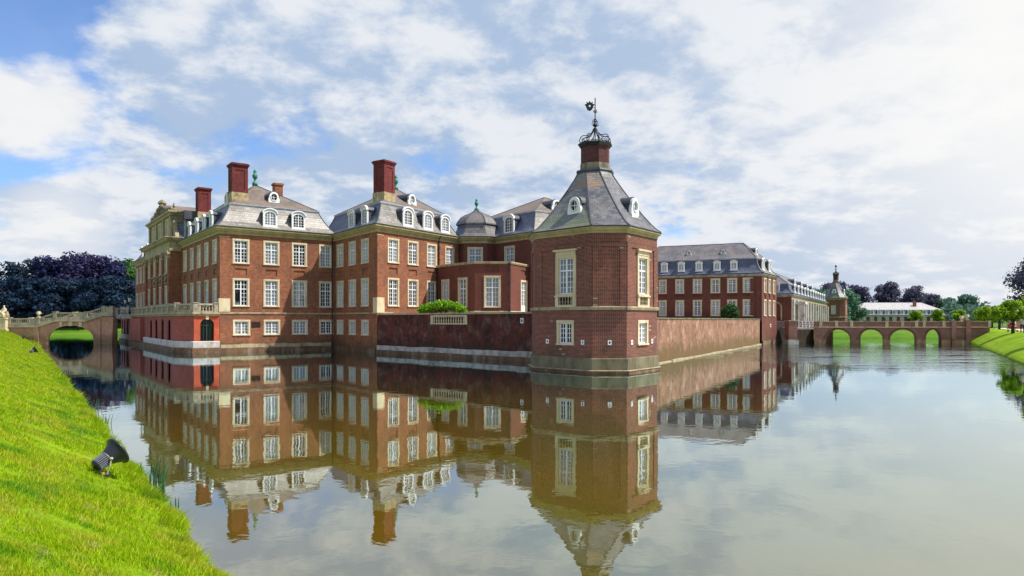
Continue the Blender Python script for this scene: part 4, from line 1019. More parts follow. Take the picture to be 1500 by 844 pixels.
    if detail: mb.tube([(.2, 0, .1), (.36, 0, .1)], .022, 4); mb.tube([(.2, 0, -.12), (.36, 0, -.12)], .02, 4)
    mb.build('weather_vane', IRON, R, kind='stuff')
    def facept(i, s_, z, **kw): dormer(R, P[i], P[(i+1) % 8], s_, z, **kw)
    if detail:
        facept(0, 2.55, 9.5, w=1.02, h=1.22, out=-.68, kind='oculus', depth=2.1, roofm=SL_TOWER)
        facept(2, 2.35, 9.5, w=1.0, h=1.22, out=-.62, kind='oculus', depth=2.1, roofm=LEADDK)
    else:
        facept(0, 1.45, 9.5, w=1.1, h=1.4, out=-.5, kind='oculus', depth=1.2); facept(2, 1.3, 9.5, w=1.1, h=1.4, out=-.35, kind='oculus', depth=1.2)
    return R
tower('corner_tower', 'near octagonal brick corner tower with flared slate roof, red stack and iron crown', (5.42, 44.5, 0), (5.42, 44.5), 1.0)
tower('corner_tower', 'distant small brick tower beyond the long arcaded wing, with the same slate hat', (81.6, 172, 0), (5.42, 44.5), .66, detail=False)

# ------------------------------------------------------------------ long brick quay wall to the right of the tower
R = thing('retaining_wall', 'long sunlit brick quay wall with moss streaks running from near tower to the service wing', 'wall', (20, 67, 0))
W0, W1 = (8.9, 46.4), (31.9, 87.9)
QW = math.dist(W0, W1)
wall(R, W0, W1, -1.9, 3.22, B_QUAY)
x = 0; r = random.Random(19)
while x < QW-.3:
    b = min(QW, x+r.uniform(1.2, 2.2)); mb = MB(); mb.M = FM(W0, W1); mb.box(x+.01, b-.01, -.06, .45, 3.22, 3.33+r.uniform(-.015, .015)); mb.build('coping_stone', STONE_G, R)
    x = b
plinth(R, W0, W1, 0, QW, -.8, .09, STONE_D, .22, 2.6, seed=20, name='foot_stone')

# ------------------------------------------------------------------ service wing
dv = Vector((.9153, -.4027)); sv = Vector((.539, .842))
D1 = (32.4, 88.5)
def DP(a, b): p = v2(D1)-dv*a+sv*b; return (p.x, p.y)
D0 = DP(18, 0); D2 = DP(0, 8.9); D3 = DP(18, 8.9)
DE = 9.2
R = thing('service_wing', 'dark red brick service wing with blue slate mansard and white windows above the quay wall', 'building', (26, 91, 0))
o_ = 18-13.66
wc = [(.85, .98), (3.15, 1.08), (5.5, 1.08), (7.83, 1.12), (9.97, 1.15), (11.94, 1.18)]
wins = []
for s_, w_ in wc: wins += [(o_+s_, 6.72, w_+.12, 1.98, 'case'), (o_+s_, 3.66, w_+.12, 2.2, 'case')]
wins += [(o_+.85-2.3, 6.72, 1.1, 1.98, 'case'), (o_+.85-2.3, 3.66, 1.1, 2.2, 'case')]
wall(R, D0, D1, 3, DE-.3, B_WING, wins, [(o_+s_, 6.3, 1.2, .26) for s_, _ in wc])
sw = [1.7, 4.4, 7.1]
wins = []
for s_ in sw: wins += [(s_, 6.72, 1.3, 1.98, 'case'), (s_, 3.66, 1.3, 2.2, 'case')]
wall(R, D1, D2, -1.9, DE-.3, B_WING, wins, [(s_, 5.98, .9, .5) for s_ in sw])
wall(R, D2, D3, 0, DE-.3, B_WING); wall(R, D3, D0, 0, DE-.3, B_WING)
PD = [D0, D1, D2, D3]
cornice(R, PD, DE, PLINTH, GUTDK, k=.5)
for s_ in (18-.5, 18-1.15): wbox(R, D0, D1, s_-.28, s_+.28, -.01, .06, 3.3, 8.6, 'pilaster', B_WING)
MP2 = [(-.3, .09), (0, .2), (.25, .45), (.5, .85), (.72, 1.35), (.85, 1.9), (.9, 2.1)]
mansard(R, [D1, D2, D3, D0], DE, (DP(3.4, 4.5), DP(15, 4.5)), 13.7, [SL_SUNLIT, SL_BLUE, SL_BLUE, SL_BLUE], [SL_BROWN, SL_PURP], MP2)
for s_ in (1.0, 3.3, 5.65, 8.0, 10.15): dormer(R, D0, D1, o_+s_, DE+.55, .88, 1.22, -.25, roofm=SL_BLUE)
for s_ in (4.1, 8.6): dormer(R, D0, D1, o_+s_, DE+2.75, .7, .8, -1.9, 'oculus', 1.0, roofm=SL_PURP)
for s_ in (1.9, 5.8): dormer(R, D1, D2, s_, DE+.55, 1.2, 1.5, -.2)
dormer(R, D1, D2, 3.9, DE+2.6, 1.2, 1.1, -1.5, 'oculus', 1.0)
plinth(R, D1, D2, .05, 8.9, -.5, .45, STONE_BR, .12, 1.6, seed=21)
mb = MB(); mb.M = FM(D1, D2, 4.9, 2.4); mb.box(-.3, .3, -.06, 0, -.22, .22); mb.build('vent_frame', WHITE, R)
mb = MB(); mb.M = FM(D1, D2, 4.9, 2.4); mb.box(-.16, .16, -.07, -.06, -.1, .1); mb.build('vent_shade', SHADE_DK, R)  # dark plate for the vent's shade, laid over the frame

# ------------------------------------------------------------------ long arcaded wing behind
ev = Vector((.4913, .871)); el = Vector((-.871, .4913))
E1 = (42.6, 104.0)
def EP(a, b): p = v2(E1)+ev*a+el*b; return (p.x, p.y)
E0, E2, E3 = EP(0, 7.6), EP(60, 0), EP(60, 7.6)
R = thing('arcaded_wing', 'long receding wing with pale stone arcade and many white dormers beyond the quay', 'building', (45, 110, 0))
EE = 7.15
wall(R, E0, E1, -1.9, EE-.3, B_DARK if False else B_WING, [], [(5.1, 3.3, 1.9, 2.0)])
mb = MB(); mb.M = FM(E0, E1, 5.1)
aa = [(1.15*math.cos(math.pi*k/12), 5.1+.95*math.sin(math.pi*k/12)) for k in range(13)]
mb.rings([[(x, -.06, z) for x, z in aa], [(x, .02, z) for x, z in aa], [(x*.8, .02, 5.1+(z-5.1)*.8) for x, z in aa], [(x*.8, -.06, 5.1+(z-5.1)*.8) for x, z in aa], [(x, -.06, z) for x, z in aa]], close=False)
for sx in (-1, 1): mb.box(sx*1.035-.115, sx*1.035+.115, -.06, .02, 3.2, 5.1)
mb.build('arch_surround', STONE_D, R)
bays = [3+k*4.55 for k in range(13)]
wins = [(s_, 3.9, 1.9, 2.3, 'case') for s_ in bays]
wall(R, E1, E2, -1.9, EE-.3, STONE_D, wins, stone=PLINTH_W)
for k in range(14): wbox(R, E1, E2, .4+k*4.55, 1.1+k*4.55, -.01, .35, 1.5, 6.3, 'pilaster', PLINTH_W)
for k in (2, ): 
    mb = MB(); mb.M = FM(E1, E2, 4.6); mb.box(-1.5, 1.5, -1.6, 0, 5.6, 6.0); mb.box(-1.4, -.9, -1.5, -.8, 1.6, 5.6); mb.box(.9, 1.4, -1.5, -.8, 1.6, 5.6); mb.build('portico', PLINTH_W, R)
wall(R, E2, E3, 0, EE-.3, B_WING); wall(R, E3, E0, 0, EE-.3, B_WING)
PE = [E0, E1, E2, E3]
cornice(R, PE, EE, PLINTH, GUTDK, k=.7)
MP3 = [(-.3, .09), (0, .2), (.25, .5), (.45, .9), (.6, 1.4), (.65, 1.6)]
mansard(R, PE, EE, (EP(6, 3.8), EP(56, 3.8)), 11.0, [SL_BLUE, SL_BLUE, SL_BLUE, SL_BLUE], [SL_PURP], MP3)
for k in range(12): dormer(R, E1, E2, 5.2+k*4.6, EE+.35, 1.35, 1.25, -.12)
for k in range(4): dormer(R, E1, E2, 12+k*9, EE+1.85, 1.2, 1.0, -.9, 'oculus', 1.0)
dormer(R, E0, E1, 5.2, EE+.3, 1.3, 1.35, -.15)

# ------------------------------------------------------------------ left stone bridge
def prof_fn(pts):
    def fn(s_):
        if s_ <= pts[0][0]: return pts[0][1]
        for (a, za), (b, zb_) in zip(pts, pts[1:]):
            if s_ <= b: return za+(zb_-za)*(s_-a)/(b-a)
        return pts[-1][1]
    fn.breaks = [p[0] for p in pts]; return fn
LB0, LB1 = (-74.0, 91.0), (-53.2, 91.0)
R = thing('stone_bridge', 'small pink brick bridge with one round arch and stepped stone balustrade', 'bridge', (-60, 92.5, 0))
X = lambda x: x+74.0
lp = [(X(-74), 2.15), (X(-63.15), 2.15), (X(-60.9), 2.92), (X(-56.7), 2.92), (X(-54.4), 3.68), (X(-53.2), 3.68)]
arch_wall(R, LB0, LB1, -1.9, prof_fn(lp), [(X(-61.8), X(-55.75), -1.9, .55, 2.42)], B_BRIDGE, 4.2, n=20, skew=(-.60, .95))
def ribbon(root, path, y0, y1, z0, z1, name, m):
    mb = MB()
    for (xa, za), (xb, zb_) in zip(path, path[1:]):
        mb.add([(xa, y0, za+z0), (xb, y0, zb_+z0), (xb, y1, zb_+z0), (xa, y1, za+z0), (xa, y0, za+z1), (xb, y0, zb_+z1), (xb, y1, zb_+z1), (xa, y1, za+z1)], [[0,3,2,1],[4,5,6,7],[0,1,5,4],[1,2,6,5],[2,3,7,6],[3,0,4,7]])
    return mb.build(name, m, root)
lpx = [(s_-74, z) for s_, z in lp]
ribbon(R, lpx, 90.78, 95.45, 0, .09, 'string_course', STONE_D); ribbon(R, lpx, 90.9, 95.35, .09, .5, 'parapet_base', STONE_W)
balustrade(R, [(x, 91.08, z+.5) for x, z in lpx], .74, posts=[X(-67.0), X(-63.15), X(-60.9), X(-56.7), X(-54.4), X(-53.35)], m=STONE_W, step=.24, solid=[(X(-64.2), X(-62.7)), (X(-57.8), X(-57.0)), (X(-54.5), X(-53.2))])
balustrade(R, [(x, 95.15, z+.5) for x, z in lpx], .74, posts=[X(-67.0), X(-63.15), X(-60.9), X(-56.7), X(-53.35)], m=STONE, step=.3)
mb = MB()                                             # voussoir ring and keystone
n = 18; cx_, rx = -58.775, 3.03
o1 = [(cx_+(rx+.32)*math.cos(math.pi*k/n), .55+(1.87+.26)*math.sin(math.pi*k/n)) for k in range(n+1)]; i1 = [(cx_+rx*math.cos(math.pi*k/n), .55+1.87*math.sin(math.pi*k/n)) for k in range(n+1)]
for k in range(n):
    mb = MB(); q = [o1[k], o1[k+1], i1[k+1], i1[k]]; mb.rings([[(x, 90.95, z) for x, z in q], [(x, 91.02, z) for x, z in q]], cap0=True, cap1=True); mb.build('arch_brick_band', B_BRIDGE, R)
for xx, w_, z0 in ((cx_, .26, 2.36), (cx_-1.3, .2, 2.25), (cx_+1.3, .2, 2.25)): mb = MB(); mb.box(xx-w_, xx+w_, 90.85, 91.0, z0, 2.94); mb.build('keystone', STONE, R)
mb = MB(); mb.box(-55.0, -54.9+.12, 90.86, 91.0, 0, 3.2); mb.add([(-54.45, 90.6, -1), (-53.15, 90.6, -1), (-53.15, 90.98, 3.5), (-53.75, 90.98, 3.5), (-53.15, 92, -1), (-53.15, 92, 3.5)], [[0, 1, 2, 3], [1, 4, 5, 2]]); mb.build('corner_pier', B_BRIDGE, R)
mb = MB(); mb.box(-63.6, -63.05, 90.84, 91.0, -.5, 2.15); mb.build('corner_pier', B_BRIDGE, R)
mb = MB(); mb.box(-53.6, -50.9, 91.6, 95.0, 3.35, 3.8); mb.build('link_slab', PLINTH, R)
balustrade(R, [(-53.3, 91.75, 3.8), (-50.6, 91.75, 3.8)], .9, posts=[.2, 2.5], m=PLINTH, step=.3)

# statue, vase and lamps on the left bridge
R = thing('statue', 'weathered pale stone seated figure statue on a tall pedestal at the left bridge end', 'statue', (-67.6, 90.9, 1.7))
mb = MB(); mb.box(-68.35, -66.95, 90.3, 91.6, 1.5, 2.0); mb.box(-68.2, -67.1, 90.4, 91.5, 2.0, 3.25); mb.box(-68.3, -67.0, 90.35, 91.55, 3.25, 3.42); mb.build('pedestal', STONE, R)
def skinfig(nodes, edges, name, mats, parent, M=None, sub=1, matfn=None):
    """continuous body: skin modifier over a joint skeleton, baked to a mesh"""
    me = bpy.data.meshes.new(name); me.from_pydata([n_[0] for n_ in nodes], edges, []); o = bpy.data.objects.new(name, me); COL.objects.link(o)
    o.modifiers.new('s', 'SKIN'); sd = o.modifiers.new('d', 'SUBSURF'); sd.levels = sub; sd.render_levels = sub
    if not me.skin_vertices: me.skin_vertices_data = None
    for i, n_ in enumerate(nodes): me.skin_vertices[0].data[i].radius = (n_[1], n_[2] if len(n_) > 2 else n_[1])
    me.skin_vertices[0].data[0].use_root = True
    dg = bpy.context.evaluated_depsgraph_get(); dg.update()
    nm = bpy.data.meshes.new_from_object(o.evaluated_get(dg)); bpy.data.objects.remove(o)
    nm.name = name; nm.materials.clear()
    for m_ in mats: nm.materials.append(m_)
    nm.polygons.foreach_set('use_smooth', [True]*len(nm.polygons))
    if matfn:
        for p in nm.polygons: p.material_index = matfn(p.center)
    MM = WM[parent.name] if M is None else M
    return place(bpy.data.objects.new(name, nm), parent, MM)
def E_(*c): return [(a, b) for ch in c for a, b in zip(ch, ch[1:])]
Mst = Matrix.Translation((-67.65, 90.95, 3.42))
nodes = [((0, 0, .55), .24), ((0, .02, .85), .2), ((0, 0, 1.15), .25), ((0, -.02, 1.38), .09), ((0, -.03, 1.55), .13), ((0, -.03, 1.68), .11),
         ((.2, 0, 1.2), .1), ((.34, -.12, .95), .08), ((.3, -.38, .85), .06), ((-.2, 0, 1.2), .1), ((-.38, -.08, .95), .08), ((-.3, -.3, .7), .07),
         ((.16, -.35, .55), .15), ((.18, -.42, .1), .11), ((-.16, -.32, .5), .15), ((-.2, -.36, .08), .11)]
skinfig(nodes, E_((0, 1, 2, 3, 4, 5), (2, 6, 7, 8), (2, 9, 10, 11), (0, 12, 13), (0, 14, 15)), 'figure', [STONE], R, Mst, 2)
mb = MB(); mb.lathe((-67.65, 91.05, 3.42), [(.5, 0), (.52, .2), (.42, .5), (.3, .62)], 9); mb.lathe((-67.25, 90.95, 3.42), [(.2, 0), (.26, .4), (.12, .8), (.1, .9)], 7); mb.build('rock_seat', STONE_D, R)
def vase(label, x, y, z, s=1.0, group=None, m=None):
    R = thing('stone_vase', label, 'vase', (x, y, z), group)
    mb = MB(); mb.box(x-.24*s, x+.24*s, y-.24*s, y+.24*s, z, z+.16*s); mb.build('base', m or STONE, R)
    mb = MB(); mb.lathe((x, y, z+.16*s), [(.16*s, 0), (.08*s, .12*s), (.2*s, .25*s), (.34*s, .5*s), (.36*s, .72*s), (.22*s, .82*s), (.30*s, .92*s), (.30*s, .98*s), (.05*s, 1.0*s)], 12); mb.build('bowl', m or STONE, R, smooth=True)
    mb = MB()
    for sx in (-1, 1): mb.tube([(x+sx*.34*s, y, z+.6*s), (x+sx*.48*s, y, z+.75*s), (x+sx*.42*s, y, z+.98*s), (x+sx*.28*s, y, z+1.0*s)], .045*s, 5)
    mb.build('handle', m or STONE, R)
vase('pale stone vase on the balustrade where the left bridge starts to climb', -63.15, 91.1, 3.5, .7)
def lamp(label, x, y, z, h, s=1.0, group=None):
    R = thing('lamp_post', label, 'street lamp', (x, y, z), group)
    mb = MB(); mb.lathe((x, y, z), [(.14*s, 0), (.14*s, .25*s), (.07*s, .4*s), (.05*s, h*.5), (.045*s, h), (.1*s, h+.03)], 8); mb.build('post', IRON, R)
    mb = MB(); mb.lathe((x, y, z+h), [(.10*s, .03), (.20*s, .5*s), (.19*s, .52*s)], 6); mb.build('lantern', LANT, R)
    mb = MB(); mb.lathe((x, y, z+h), [(.25*s, .5*s), (.2*s, .62*s), (.08*s, .72*s), (.04*s, .9*s), (.01*s, .95*s)], 6)
    for k in range(6): a = k*math.pi/3; mb.tube([(x+.10*s*math.cos(a), y+.1*s*math.sin(a), z+h+.02), (x+.21*s*math.cos(a), y+.21*s*math.sin(a), z+h+.52*s)], .012*s, 4)
    mb.build('lantern_cap', IRON, R)
lamp('slim lantern post on the link between left bridge and terrace, the nearer and brighter one', -50.6, 90.3, 3.9, 1.6, 1.15)
lamp('slim lantern post on the link between left bridge and terrace, the farther one of two', -53.6, 94.6, 3.9, 1.5, 1.05)

# ------------------------------------------------------------------ right brick bridge
Y2 = 92.0
RB0, RB1 = (37.0, Y2), (64.4, Y2); X2 = lambda x: x-37.0
R = thing('brick_bridge', 'long dark brick bridge with four low arches crossing the far end of the moat', 'bridge', (52, 94, 0))
arcs = [(42.25, 45.55), (46.75, 49.95), (50.95, 54.35), (55.75, 57.75)]
arch_wall(R, (40.7, Y2), RB1, -1.9, const(2.12), [(a-40.7, b-40.7, -1.9, .55, 1.86) for a, b in arcs], B_BRIDGE2, 4.5, n=16, skew=(.56, 1))
for a, b in arcs:                                      # brick rings standing proud
    c0, r0 = (a+b)/2, (b-a)/2; n = 14
    o1 = [(c0+(r0+.24)*math.cos(math.pi*k/n), .55+1.52*math.sin(math.pi*k/n)) for k in range(n+1)]; i1 = [(c0+r0*math.cos(math.pi*k/n), .55+1.31*math.sin(math.pi*k/n)) for k in range(n+1)]
    mb = MB(); mb.rings([[(x, Y2-.05, z) for x, z in o1], [(x, Y2+.02, z) for x, z in o1], [(x, Y2+.02, z) for x, z in i1], [(x, Y2-.05, z) for x, z in i1], [(x, Y2-.05, z) for x, z in o1]], close=False); mb.build('arch_ring', B_WING, R)
for x0, x1 in ((40.7, 42.15), (45.6, 46.7), (50.0, 50.9), (54.4, 55.7), (57.8, 59.0), (59.2, 62.8)):
    mb = MB(); mb.box(x0, x1, Y2-.14, Y2+.05, -1.5, .5); mb.build('pier_foot', STONE_BR, R)
for x0, x1 in ((59.15, 59.75),): mb = MB(); mb.box(x0, x1, Y2-.16, Y2, .55, 3.0); mb.build('pier', B_BRIDGE2, R)
mb = MB(); mb.box(40.6, 64.4, Y2-.12, Y2+4.6, 2.12, 2.24); mb.build('string_course', STONE_D, R)
pst = [41.6, 43.7, 45.75, 50.5, 52.6, 54.5, 55.55, 58.2, 59.6, 61.4]
prev = 40.75
for x in pst+[64.35]:
    if prev > 40.8 and abs(prev-45.98) < .3: pass
    mb = MB(); mb.box(prev, x-.22, Y2+.02, Y2+.28, 2.24, 2.92); mb.build('parapet_panel', B_BRIDGE2, R)
    mb = MB(); mb.box(prev, x-.22, Y2-.03, Y2+.33, 2.92, 3.0); mb.build('parapet_coping', STONE_D, R)
    mb = MB(); mb.box(x-.22, x+.2, Y2-.07, Y2+.37, 2.24, 3.06); mb.build('post', STONE_D, R); prev = x+.2
mb = MB(); mb.box(40.8, 64.4, Y2+4.2, Y2+4.45, 2.24, 2.95); mb.build('parapet_panel', B_BRIDGE2, R)
mb = MB(); mb.box(61.1, 61.75, Y2-.16, Y2+.5, -.5, 3.15); mb.build('vase_pier', B_BRIDGE2, R)
vase('carved stone vase on the tallest pier near the right end of the brick bridge', 61.43, Y2+.15, 3.15, .66)
vase('carved stone vase on the far parapet beside the tallest bridge pier', 63.4, Y2+4.3, 3.0, .66)
# left end: gate pier, iron railing span and quay wall below the arcaded wing
R = thing('bridge_railing', 'short timber and white railing span between gate pier and far brick bridge', 'railing', (40, 92, 2))
mb = MB(); mb.box(37.9, 40.7, Y2, Y2+4.5, 1.9, 2.15); mb.build('deck', PLINTH, R)
for k in range(5):
    mb = MB(); mb.box(38.65+k*.48, 38.72+k*.48, Y2+.05, Y2+.13, 2.15, 3.0); mb.build('post', WHITE, R)
for z in (2.45, 2.72, 2.96): mb = MB(); mb.box(38.65, 40.7, Y2+.07, Y2+.11, z-.025, z+.025); mb.build('rail', WHITE, R)
for k in range(4): mb = MB(); mb.tube([(38.7+k*.48, Y2+.09, 2.2), (39.15+k*.48, Y2+.09, 2.94)], .018, 4); mb.build('brace', WHITE, R)
R = thing('gate_pier', 'tall dark brick gate pier standing in the water left of the railing span', 'pier', (38, 92, 0))
mb = MB(); mb.box(37.15, 38.3, Y2-.4, Y2+1.0, -1.9, 3.0); mb.build('shaft', B_BRIDGE2, R); mb = MB(); mb.box(37.1, 38.35, Y2-.46, Y2+1.05, 3.0, 3.12); mb.build('cap', STONE_D, R); mb = MB(); mb.box(37.0, 38.45, Y2-.52, Y2+1.1, -1.9, .5); mb.build('foot', PLINTH, R)
R = thing('quay_wall', 'low dark quay wall in shade between service wing and gate pier', 'wall', (38, 100, 0))
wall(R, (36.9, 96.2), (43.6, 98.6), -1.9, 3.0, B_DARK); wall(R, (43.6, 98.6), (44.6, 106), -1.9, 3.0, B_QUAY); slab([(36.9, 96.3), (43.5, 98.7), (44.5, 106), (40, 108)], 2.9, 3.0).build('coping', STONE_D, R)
R = thing('quay_wall', 'small sunlit tan stone wall seen below the railing span', 'wall', (44, 100, 0))
wall(R, (43.4, 98.0), (45.8, 97.4), -1.9, 2.1, B_QUAY); wall(R, (45.8, 97.4), (46.0, 99), -1.9, 2.1, B_QUAY); slab([(43.4, 98.0), (45.8, 97.4), (46, 99), (43.6, 99)], 2.1, 2.2).build('coping', STONE, R)

# ------------------------------------------------------------------ orangery
R = thing('orangery', 'long low garden building with pale hipped roof and a row of nine white dormers', 'building', (142, 256, 2))
O0, O1, O2, O3 = (126.5, 250), (159, 250), (159, 262), (126.5, 262)
ow = [129+2.76*k for k in range(11)]
wall(R, O0, O1, 1.5, 4.6, B_WING, [(x-126.5, 2.2, 1.5, 2.2, 'far') for x in ow], stone=STONE)
wall(R, O1, O2, 1.5, 4.6, B_WING); wall(R, O2, O3, 1.5, 4.6, B_WING); wall(R, O3, O0, 1.5, 4.6, B_WING)
PO_ = [O0, O1, O2, O3]
cornice(R, PO_, 4.9, LEAD, GUTDK, k=.8)
mansard(R, [O1, O2, O3, O0], 4.9, ((153.5, 256), (132, 256)), 9.7, [SL_BLUE], [SL_LIGHT], [(-.4, .1), (.1, .3), (.5, .9), (.8, 1.8), (.9, 1.95)], trim=LEAD)
for k in range(9): dormer(R, O0, O1, 5.3+2.76*k, 5.2, 1.35, 1.7, -.15, depth=1.0)
mb = MB(); mb.box(149, 149.9, 253, 253.9, 7.0, 10.1); mb.build('chimney', B_MAIN, R)

# ------------------------------------------------------------------ trees
tree_kind('copper', L_COPPER, 7.0, 17, 7500, .36, .06, 30, 3)
tree_kind('copper2', L_COPPER2, 7.5, 18, 8000, .36, .06, 32, 2)
tree_kind('lacy', L_TEAL, 6.0, 17.5, 3400, .34, .15, 20, 2, shell=.3)
tree_kind('tealtree', L_TEAL, 6.5, 13, 9500, .40, .03, 26, 2)
tree_kind('greent', L_GREEN, 6.5, 16, 6500, .36, .05, 26, 2)
tree_kind('farg', L_FARG, 9.0, 18, 5000, .6, .02, 26, 2)
tree_kind('farp', L_FARP, 9.5, 22, 5500, .6, .05, 28, 2)
tree_kind('lime', L_LIME, 1.35, 3.7, 3800, .11, .42, 16, 3, 1.3)
tree_kind('pot', L_GREEN, .9, 2.2, 1500, .11, .35, 10, 1, 1.3)
tree_kind('bigcopper', L_FARP, 8.5, 17.5, 42000, .27, .06, 60, 1, drop=1.2, shell=.3)
tr = random.Random(21)
left = [  # x, y, kind, scale, label
    (-125.4, 172, 'lacy', .96, 'dark lacy tree with sky gaps, leftmost behind the left bridge'),
    (-118.5, 170, 'lacy', .98, 'second dark lacy tree with sky showing through its crown, above the stone vase'),
    (-129, 168, 'lacy', .82, 'small dark lacy tree at the very left edge of the picture'),
    (-113.8, 169, 'copper', 1.02, 'dark blue copper beech right of the lacy trees'),
    (-110, 169, 'copper', 1.0, 'round dark blue copper beech above the left foot of the arch'),
    (-105.8, 168, 'copper2', 1.02, 'purple tinged copper beech, tallest crown behind the left bridge arch'),
    (-101.2, 168, 'copper2', .98, 'purple copper beech just right of the tallest crown'),
    (-98.5, 170, 'copper', .98, 'dark beech last in the row before the bright green tree'),
    (-101.3, 181, 'greent', 1.13, 'bright green tree rising between copper beeches and the castle edge'),
    (-96.5, 174, 'greent', .95, 'green tree mostly hidden by the castle corner'),
    (-116, 153, 'tealtree', .82, 'low teal bushy tree at the left edge behind the statue'),
    (-110.5, 152, 'tealtree', .86, 'low teal bushy tree between the statue and the stone vase'),
    (-105.8, 153, 'tealtree', .84, 'low dark teal tree behind the stone vase'),
    (-101.2, 152, 'tealtree', .86, 'low dark teal tree above the left half of the arch'),
    (-97.2, 153, 'tealtree', .82, 'low dark teal tree above the right half of the arch'),
    (-92.8, 152, 'tealtree', .84, 'low dark teal tree behind the upper flight of the balustrade'),
    (-88.8, 153, 'tealtree', .86, 'low dark tree beside the lantern posts')]
for i, (x, y, k, s_, lb) in enumerate(left): tree(k, {'lacy': 'dark_tree', 'copper': 'copper_beech', 'copper2': 'copper_beech', 'tealtree': 'bushy_tree', 'greent': 'green_tree'}[k], lb, (x, y, 1.4), s_, tr.uniform(0, 6), i, 'trees behind the left bridge')
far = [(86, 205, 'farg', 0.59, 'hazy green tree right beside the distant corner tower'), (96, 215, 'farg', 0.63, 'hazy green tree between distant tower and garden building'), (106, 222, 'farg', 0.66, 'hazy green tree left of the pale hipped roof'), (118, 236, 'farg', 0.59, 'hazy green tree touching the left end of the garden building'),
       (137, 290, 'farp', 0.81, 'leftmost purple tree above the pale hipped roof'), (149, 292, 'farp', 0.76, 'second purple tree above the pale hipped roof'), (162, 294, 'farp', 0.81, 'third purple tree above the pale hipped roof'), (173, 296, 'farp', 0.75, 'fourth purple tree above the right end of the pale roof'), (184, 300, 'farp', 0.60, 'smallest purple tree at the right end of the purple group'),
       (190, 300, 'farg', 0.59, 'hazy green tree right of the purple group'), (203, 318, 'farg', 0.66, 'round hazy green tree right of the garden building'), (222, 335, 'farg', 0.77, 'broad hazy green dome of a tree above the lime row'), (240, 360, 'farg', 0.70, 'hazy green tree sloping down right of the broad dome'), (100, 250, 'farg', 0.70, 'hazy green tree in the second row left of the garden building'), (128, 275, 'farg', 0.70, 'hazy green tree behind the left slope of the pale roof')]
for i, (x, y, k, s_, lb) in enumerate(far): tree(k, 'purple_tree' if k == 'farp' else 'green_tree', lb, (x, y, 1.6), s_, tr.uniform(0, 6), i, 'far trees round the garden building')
tree('bigcopper', 'copper_beech', 'large purple leaved beech with hanging branch tips at the right edge', (101, 125, 1.6), .93, .4, 0)
# lime avenue on the right bank
# positions follow the path edge; trees get nearer towards the right edge of the picture
lim = [(74.6, 104.5, 1.02, 'clipped lime tree with dark trunk standing left of the walking man'), (57.6, 78.5, 1.03, 'clipped lime tree with dark trunk between the walking man and the pushchair'), (44.3, 57.5, 1.0, 'clipped lime tree at the right edge of the picture beside the standing person'),
       (78.9, 114, 1.0, 'round lime tree just right of the bridge parapet end'), (86.5, 121, .95, 'lime tree behind the path, left of the walking man'), (90, 128, 1.0, 'dark lime tree at the bridge end behind the parapet'),
       (92, 134, .95, 'lime crown beyond the bridge vases'), (91.5, 140, .95, 'pale lime crown left of the two bridge vases'), (91, 146, .95, 'pale lime crown, second left of the bridge vases'), (90.5, 153, .95, 'pale lime crown, third left of the bridge vases'), (98, 134, 1.0, 'second row lime tree behind the walking man'), (72, 84, 1.02, 'second row lime tree over the brick wall at right'), (82, 100, 1.0, 'second row lime tree behind the pushchair'), (63, 70, 1.0, 'second row lime tree at the right edge behind the standing person'), (88, 112, 1.0, 'second row lime tree between the two front trunks')]
for i, (x, y, s_, lb) in enumerate(lim): tree('lime', 'lime_tree', lb, (x, y, 1.6), s_, tr.uniform(0, 6), i, 'clipped lime trees along the right path', sxy=s_*(1.12 if i < 4 else 1.2), sz=s_*(.98 if i < 3 else 1.02))
for i, (x, lb) in enumerate(((79.4, 'leftmost small round clipped tree behind the brick bridge'), (86.2, 'second small round clipped tree behind the brick bridge'), (92.0, 'third small round clipped tree in front of the garden building'), (98.0, 'rightmost small round clipped tree in front of the garden building'))):
    tree('pot', 'clipped_tree', lb, (x, 158, 1.75), .85, i, 0, 'small round trees before the garden building')
for i, (x, y, lb) in enumerate(((-66.8, 100, 'small round green bush beside the seated statue'), (-64.2, 101, 'small round green bush beside the stone vase'))): tree('pot', 'round_bush', lb, (x, y, 2.2), 1.0, i, 0, 'round bushes behind the left balustrade')
# far woods: one mass along the horizon
rg = random.Random(77); bl = []
for k in range(150):
    x = -330+k*5.6; yb = 300+25*math.sin(k*.4)
    if -80 < x < 60: yb += 60
    bl.append((x+rg.uniform(-3, 3), yb+rg.uniform(-10, 10), rg.uniform(2.5, 4.5), 9, 9, rg.uniform(5, 7.5)))
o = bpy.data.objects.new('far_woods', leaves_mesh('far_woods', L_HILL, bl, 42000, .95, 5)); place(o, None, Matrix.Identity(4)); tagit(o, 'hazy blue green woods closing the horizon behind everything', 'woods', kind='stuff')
# hedge behind the left arch
bl = [(-140+k*1.6, 152.0, 2.2, 1.1, .8, 1.0) for k in range(62)]
o = bpy.data.objects.new('hedge', leaves_mesh('hedge', L_GREEN, bl, 9000, .16, 6)); place(o, None, Matrix.Identity(4)); tagit(o, 'low dark green clipped hedge on the far bank seen through the left arch', 'hedge')

